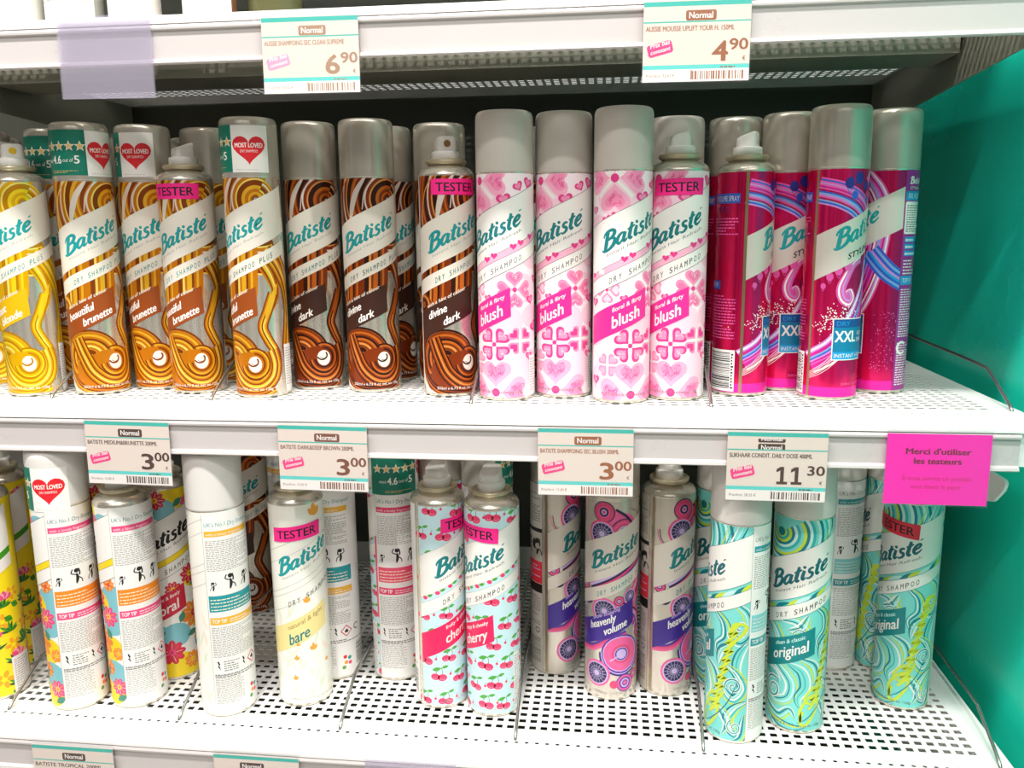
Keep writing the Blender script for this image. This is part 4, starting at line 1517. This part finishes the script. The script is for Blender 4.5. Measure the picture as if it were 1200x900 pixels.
can('heavenly', -.0518, .8004, ZL, 9, 'silver and purple can set back right of the cherry testers, turned to its seam', 'silver')
can('heavenly', .0043, .7590, ZL, -20.7, 'silver and purple can facing forward in the middle of its row', 'silver')
can('heavenly', .0572, .7710, ZL, .5, 'uncapped silver and purple tester can beside the turquoise cans', None, None, (50, 183, 0, 'red'), (2.6, 'white'))
can('original', .1102, .7900, ZL, -31, 'turquoise can mostly hidden behind the left front turquoise can', 'warm')
can('original', .1128, .7012, ZL, -66.4, 'left front turquoise can turned to show its white text strip', 'warm')
can('original', .1703, .7217, ZL, -33.6, 'turquoise can facing forward under the 11.30 price tag', 'warm')
can('original', .2282, .8359, ZL, -81, 'backward grey can with black text in shadow behind the turquoise row', 'warm')
can('original', .2802, .8364, ZL, -80, 'turquoise can in shadow directly behind the turquoise tester', 'warm')
can('original', .2773, .7689, ZL, -50.8, 'turquoise tester can with red sticker under the pink notice', None, None, (-25, 175, -.09, 'red'), (.4, 'white'))

# ------------------------------------------------------------------ price tags
I_BROWN = mat('tag_brown', '#7a4630', .6)
I_DBROWN = mat('tag_dark_brown', '#4a2f22', .6)
T_PAPER = mat('tag_paper', '#e0d1c6', .6)
T_TEAL = mat('tag_teal', '#38b3a7', .6)
T_TEAL2 = mat('tag_pale_teal', '#5ccac4', .6)
T_WHITE = mat('tag_white', '#ece5e0', .6)
T_PINK = mat('tag_pink', '#ea3a82', .6)

def holder(root, w, h, m):
    """clear pocket: front and back sheet, folded bottom, clip over the rail"""
    V, F = [], []
    box(V, F, (-w/2, -.0020, -h), (w/2, -.0015, 0))
    box(V, F, (-w/2, .0000, -h), (w/2, .0005, -.0002))
    box(V, F, (-w/2, -.0015, -h), (w/2, .0000, -h+.0006))
    return meshobj('plastic_holder', V, F, [m], parent=root)

def paper_card(root, A, w, h, z0, name='paper_card', m=None):
    V, F = [], []
    box(V, F, (-w/2, -.0011, z0-h), (w/2, -.0008, z0))
    MI = [0]*len(F)
    mats = [m or T_PAPER]
    flat(A, V, F, MI, mats, -.0011)
    return meshobj(name, V, F, mats, MI, parent=root)

def tag_art(name, euro, cents, unit, logo_u=0., ink=I_BROWN, cut=False, wide=None, faded=False):
    A = Art()   # origin at the top middle of the holder, mm
    w = 38.6
    pk = mat('tag_faded_pink', '#f29cbc', .6) if faded else T_PINK
    A.rect(-w, -62, w, -5.2, T_PAPER)
    A.rect(-w, -9.2, w, -5.9, T_TEAL)
    A.rect(-w, -20.6, w, -19.6, T_TEAL)
    if cut:
        A.rrect(-15, -14, 6, -9.8, 1.2, ink)
        A.rect(-15, -11, 6, -9.8, T_PAPER)
        A.text('Normal', -12.5, -12.6, 2.6, T_WHITE, w=16, bold=.12)
        A.rrect(-15, -22, 6, -15, 1.4, ink)
        A.text('Normal', -12.5, -20, 4.2, T_WHITE, w=16, bold=.12)
        A.rect(-16, -23, 7, -19.6, T_PAPER)
        A.rect(-w, -20.6, w, -19.6, T_TEAL)
    else:
        A.rrect(logo_u-11, -19.4, logo_u+11, -12.2, 1.5, ink)
        A.text('Normal', logo_u-8.6, -17.8, 4.6, T_WHITE, w=17, bold=.15)
    A.text(name, -w+1.8, -26.4, 3.7, ink, w=64, bold=.1)
    A.rrect(-35.5, -43, -17, -34.2, 2.0, pk, 14)
    A.text('Prix bas', -33.2, -38.6, 3.6, T_WHITE, w=14, slope=.25, bold=.12)
    A.text('constant', -32.9, -42.8, 3.0, T_WHITE, w=14.2, slope=.25, bold=.1)
    if euro == '11':
        for x in (4.6, 15.8):
            A.rect(x-1.4, -48, x+1.4, -33.6, ink)
            A.poly([(x-1.4, -33.6), (x-4.4, -35.6), (x-4.4, -38.2), (x-1.4, -36.6)], ink)
            A.rect(x-4.2, -48, x+4.2, -45.8, ink)
    else:
        A.text(euro, 22.6, -48, 14.5, ink, w=10.5, align='r', bold=.6)
    A.text(cents, 24.2, -40.2, 8.0, ink, w=13, bold=.3)
    A.text('\u20ac', 33.6, -47.6, 2.8, ink, w=2)
    A.rect(-w, -53.2, w, -50.2, T_TEAL2)
    A.rect(-w, -62, w, -53.2, T_WHITE)
    A.text('Prix/litre: '+unit+' \u20ac', -36, -58.6, 2.3, ink, w=21)
    A.barcode(-2.5, 35.5, -60.6, -54.6, ink, len(name))
    A.rect(-3.4, -60.6, -2.6, -54, ink)
    A.lines(18, 34, -52.6, -51, 1, ink, 5, .6)
    return A

def price_tag(x, y, z, label, A, tilt=0., m=None, cardm=None, group='price tags in clear holders'):
    root = empty('price_tag', (x, y, z), label, 'price tag', group)
    root.rotation_euler = (0, tilt, 0)
    holder(root, .079, .0630, m or M_CLEAR)
    if A:
        paper_card(root, A, .0774, .0568, -.0052, m=cardm)
    return root

YT = .667-.0017
price_tag(-.2325, YT, .3192, 'price tag reading 6.90 on the top shelf edge', tag_art('AUSSIE SHAMPOING SEC CLEAN SUPREME', '6', '90', '34,50', 2, mat('tag_faded_brown', '#a88468', .6), faded=True), .006)
price_tag(.0613, YT, .3192, 'price tag reading 4.90 on the top shelf edge', tag_art('AUSSIE MOUSSE UPLIFT YOUR H. 150ML', '4', '90', '32,67', 3, mat('tag_red_brown', '#9a5a34', .6)), .006)
price_tag(-.4015, YT, .3206, 'empty clear label holder on the top shelf edge', None, .012, M_CLEARB, group='empty clear label holders')
price_tag(-.4145, YT, -.0035, 'price tag reading 3.00 below the golden brunette cans, leftmost on the middle shelf edge', tag_art('BATISTE MEDIUM&BRUNETTE 200ML', '3', '00', '15,00', 3, I_DBROWN), .012)
price_tag(-.2395, YT, -.0045, 'price tag reading 3.00 below the dark brown cans, above the cream tester', tag_art('BATISTE DARK&DEEP BROWN 200ML', '3', '00', '15,00', 4), .01)
price_tag(-.0185, YT, -.0030, 'price tag reading 3.00 below the pink heart cans', tag_art('BATISTE SHAMPOING SEC BLUSH 200ML', '3', '00', '15,00', 2, mat('tag_red_brown', '#9a5a34')), .0)
price_tag(.1331, YT, -.0035, 'price tag reading 11.30 below the magenta cans', tag_art('SLIKHAAR CONDIT. DAILY DOSE 400ML', '11', '30', '28,25', 0, I_DBROWN, cut=True), .004)
YB = .632-.0017
price_tag(-.4740, YB, -.2945, 'cut-off price tag at the bottom left, below the backward floral cans', tag_art('BATISTE TROPICAL 200ML', '3', '00', '15,00', 1, I_DBROWN), .0)
price_tag(-.3022, YB, -.2925, 'cut-off price tag at the bottom, below the cream cans', tag_art('BATISTE BARE 200ML', '3', '00', '15,00', -4, I_DBROWN), .0)
price_tag(-.1650, YB, -.2945, 'empty clear label holder at the bottom, below the cherry cans', None, .0, M_CLEARB, group='empty clear label holders')

P = Art()
S_MAG = mat('notice_magenta_paper', '#fb12b0', .6)
S_BRN = mat('notice_brown_ink', '#7a0c30', .6)
S_RED = mat('notice_red_ink', '#cf0a4e', .6)
P.text("Merci d'utiliser", 0, -21.5, 5.0, S_BRN, w=48, align='c', bold=.3)
P.text('les testeurs', 0, -29.2, 5.0, S_BRN, w=35, align='c', bold=.3)
P.text('Si vous ouvrez un produit', 0, -42.5, 3.8, S_RED, w=52, align='c')
P.text('vous devez le payer', 0, -49.2, 3.8, S_RED, w=38, align='c')
root = empty('notice_sign', (.2546, YT, -.0032), 'bright pink notice in a clear holder asking shoppers to use the testers', 'sign')
root.rotation_euler = (0, .004, 0)
holder(root, .079, .0630, M_CLEAR)
paper_card(root, P, .0774, .0568, -.0052, m=S_MAG)

# ------------------------------------------------------------------ bottles on the top shelf (only their feet are in the picture)
M_MILK = mat('milky_plastic', '#e9e6df', .35)
M_PEARL = mat('pearl_grey_plastic', '#d8d6cd', .3)
M_OLIVE = mat('olive_plastic', '#5c5a38', .35)
M_BROWNB = mat('brown_plastic', '#8a5c40', .4)
M_GLASSY = mat('clear_bottle_plastic', '#dfe0d6', .12)
M_GLASSY.node_tree.nodes['Principled BSDF'].inputs['Transmission Weight'].default_value = .55
def bottle(x, y, r, h, m, capm, label, cat='bottle', text=None, lab=None):
    z = .321
    root = empty('bottle', (x, y, z), label, cat, 'bottles on the top shelf')
    V, F = lathe([(r*.8, .0006), (r*.93, .0003), (r, .004), (r, h*.4), (r, h*.68), (r*.96, h*.74), (r*.75, h*.80), (r*.45, h*.84), (r*.42, h*.88)])
    N = [(0, 0, 1)]*len(V)
    mats = [m]
    MI = [0]*len(F)
    meshobj('bottle_body', V, F, mats, MI, parent=root, smooth=True)
    V, F = lathe([(r*.5, h*.86), (r*.52, h*.87), (r*.52, h*.985), (r*.46, h)], 40)
    meshobj('screw_cap', V, F, [capm], parent=root, smooth=True)
    if lab:
        A = Art()
        A.rect(-30, 6, 30, h*620, lab)
        if text:
            A.text(text, -14, 9.5, 5.0, I_GREY, w=25, shear=.25)
        A.lines(-26, 26, 26, h*560, 16, I_LGREY, 3, .4)
        V, F, MI, N, mats = [], [], [], [], []
        wrap(A, r+.0002, 4, h*630, V, F, MI, N, mats)
        # keep print proportions on this radius
        meshobj('front_label', V, F, mats, MI, parent=root, smooth=True, normals=N)
    return root
bottle(-.5265, .738, .026, .20, M_PEARL, M_MILK, 'pearl grey bottle at the left end of the top shelf')
bottle(-.4720, .740, .024, .18, M_GLASSY, M_MILK, 'clear bottle with white contents, second from the left on the top shelf', lab=M_MILK)
bottle(-.4190, .745, .022, .19, M_MILK, M_MILK, 'milky white bottle in the top shelf row, left of the dark gap')
bottle(-.3480, .742, .0225, .19, M_BROWNB, M_MILK, 'brown bottle with a white lettered label on the top shelf', text='tacetable', lab=M_STWHITE)
bottle(-.2960, .760, .023, .19, M_OLIVE, M_INK, 'olive bottle behind the 6.90 price tag on the top shelf')
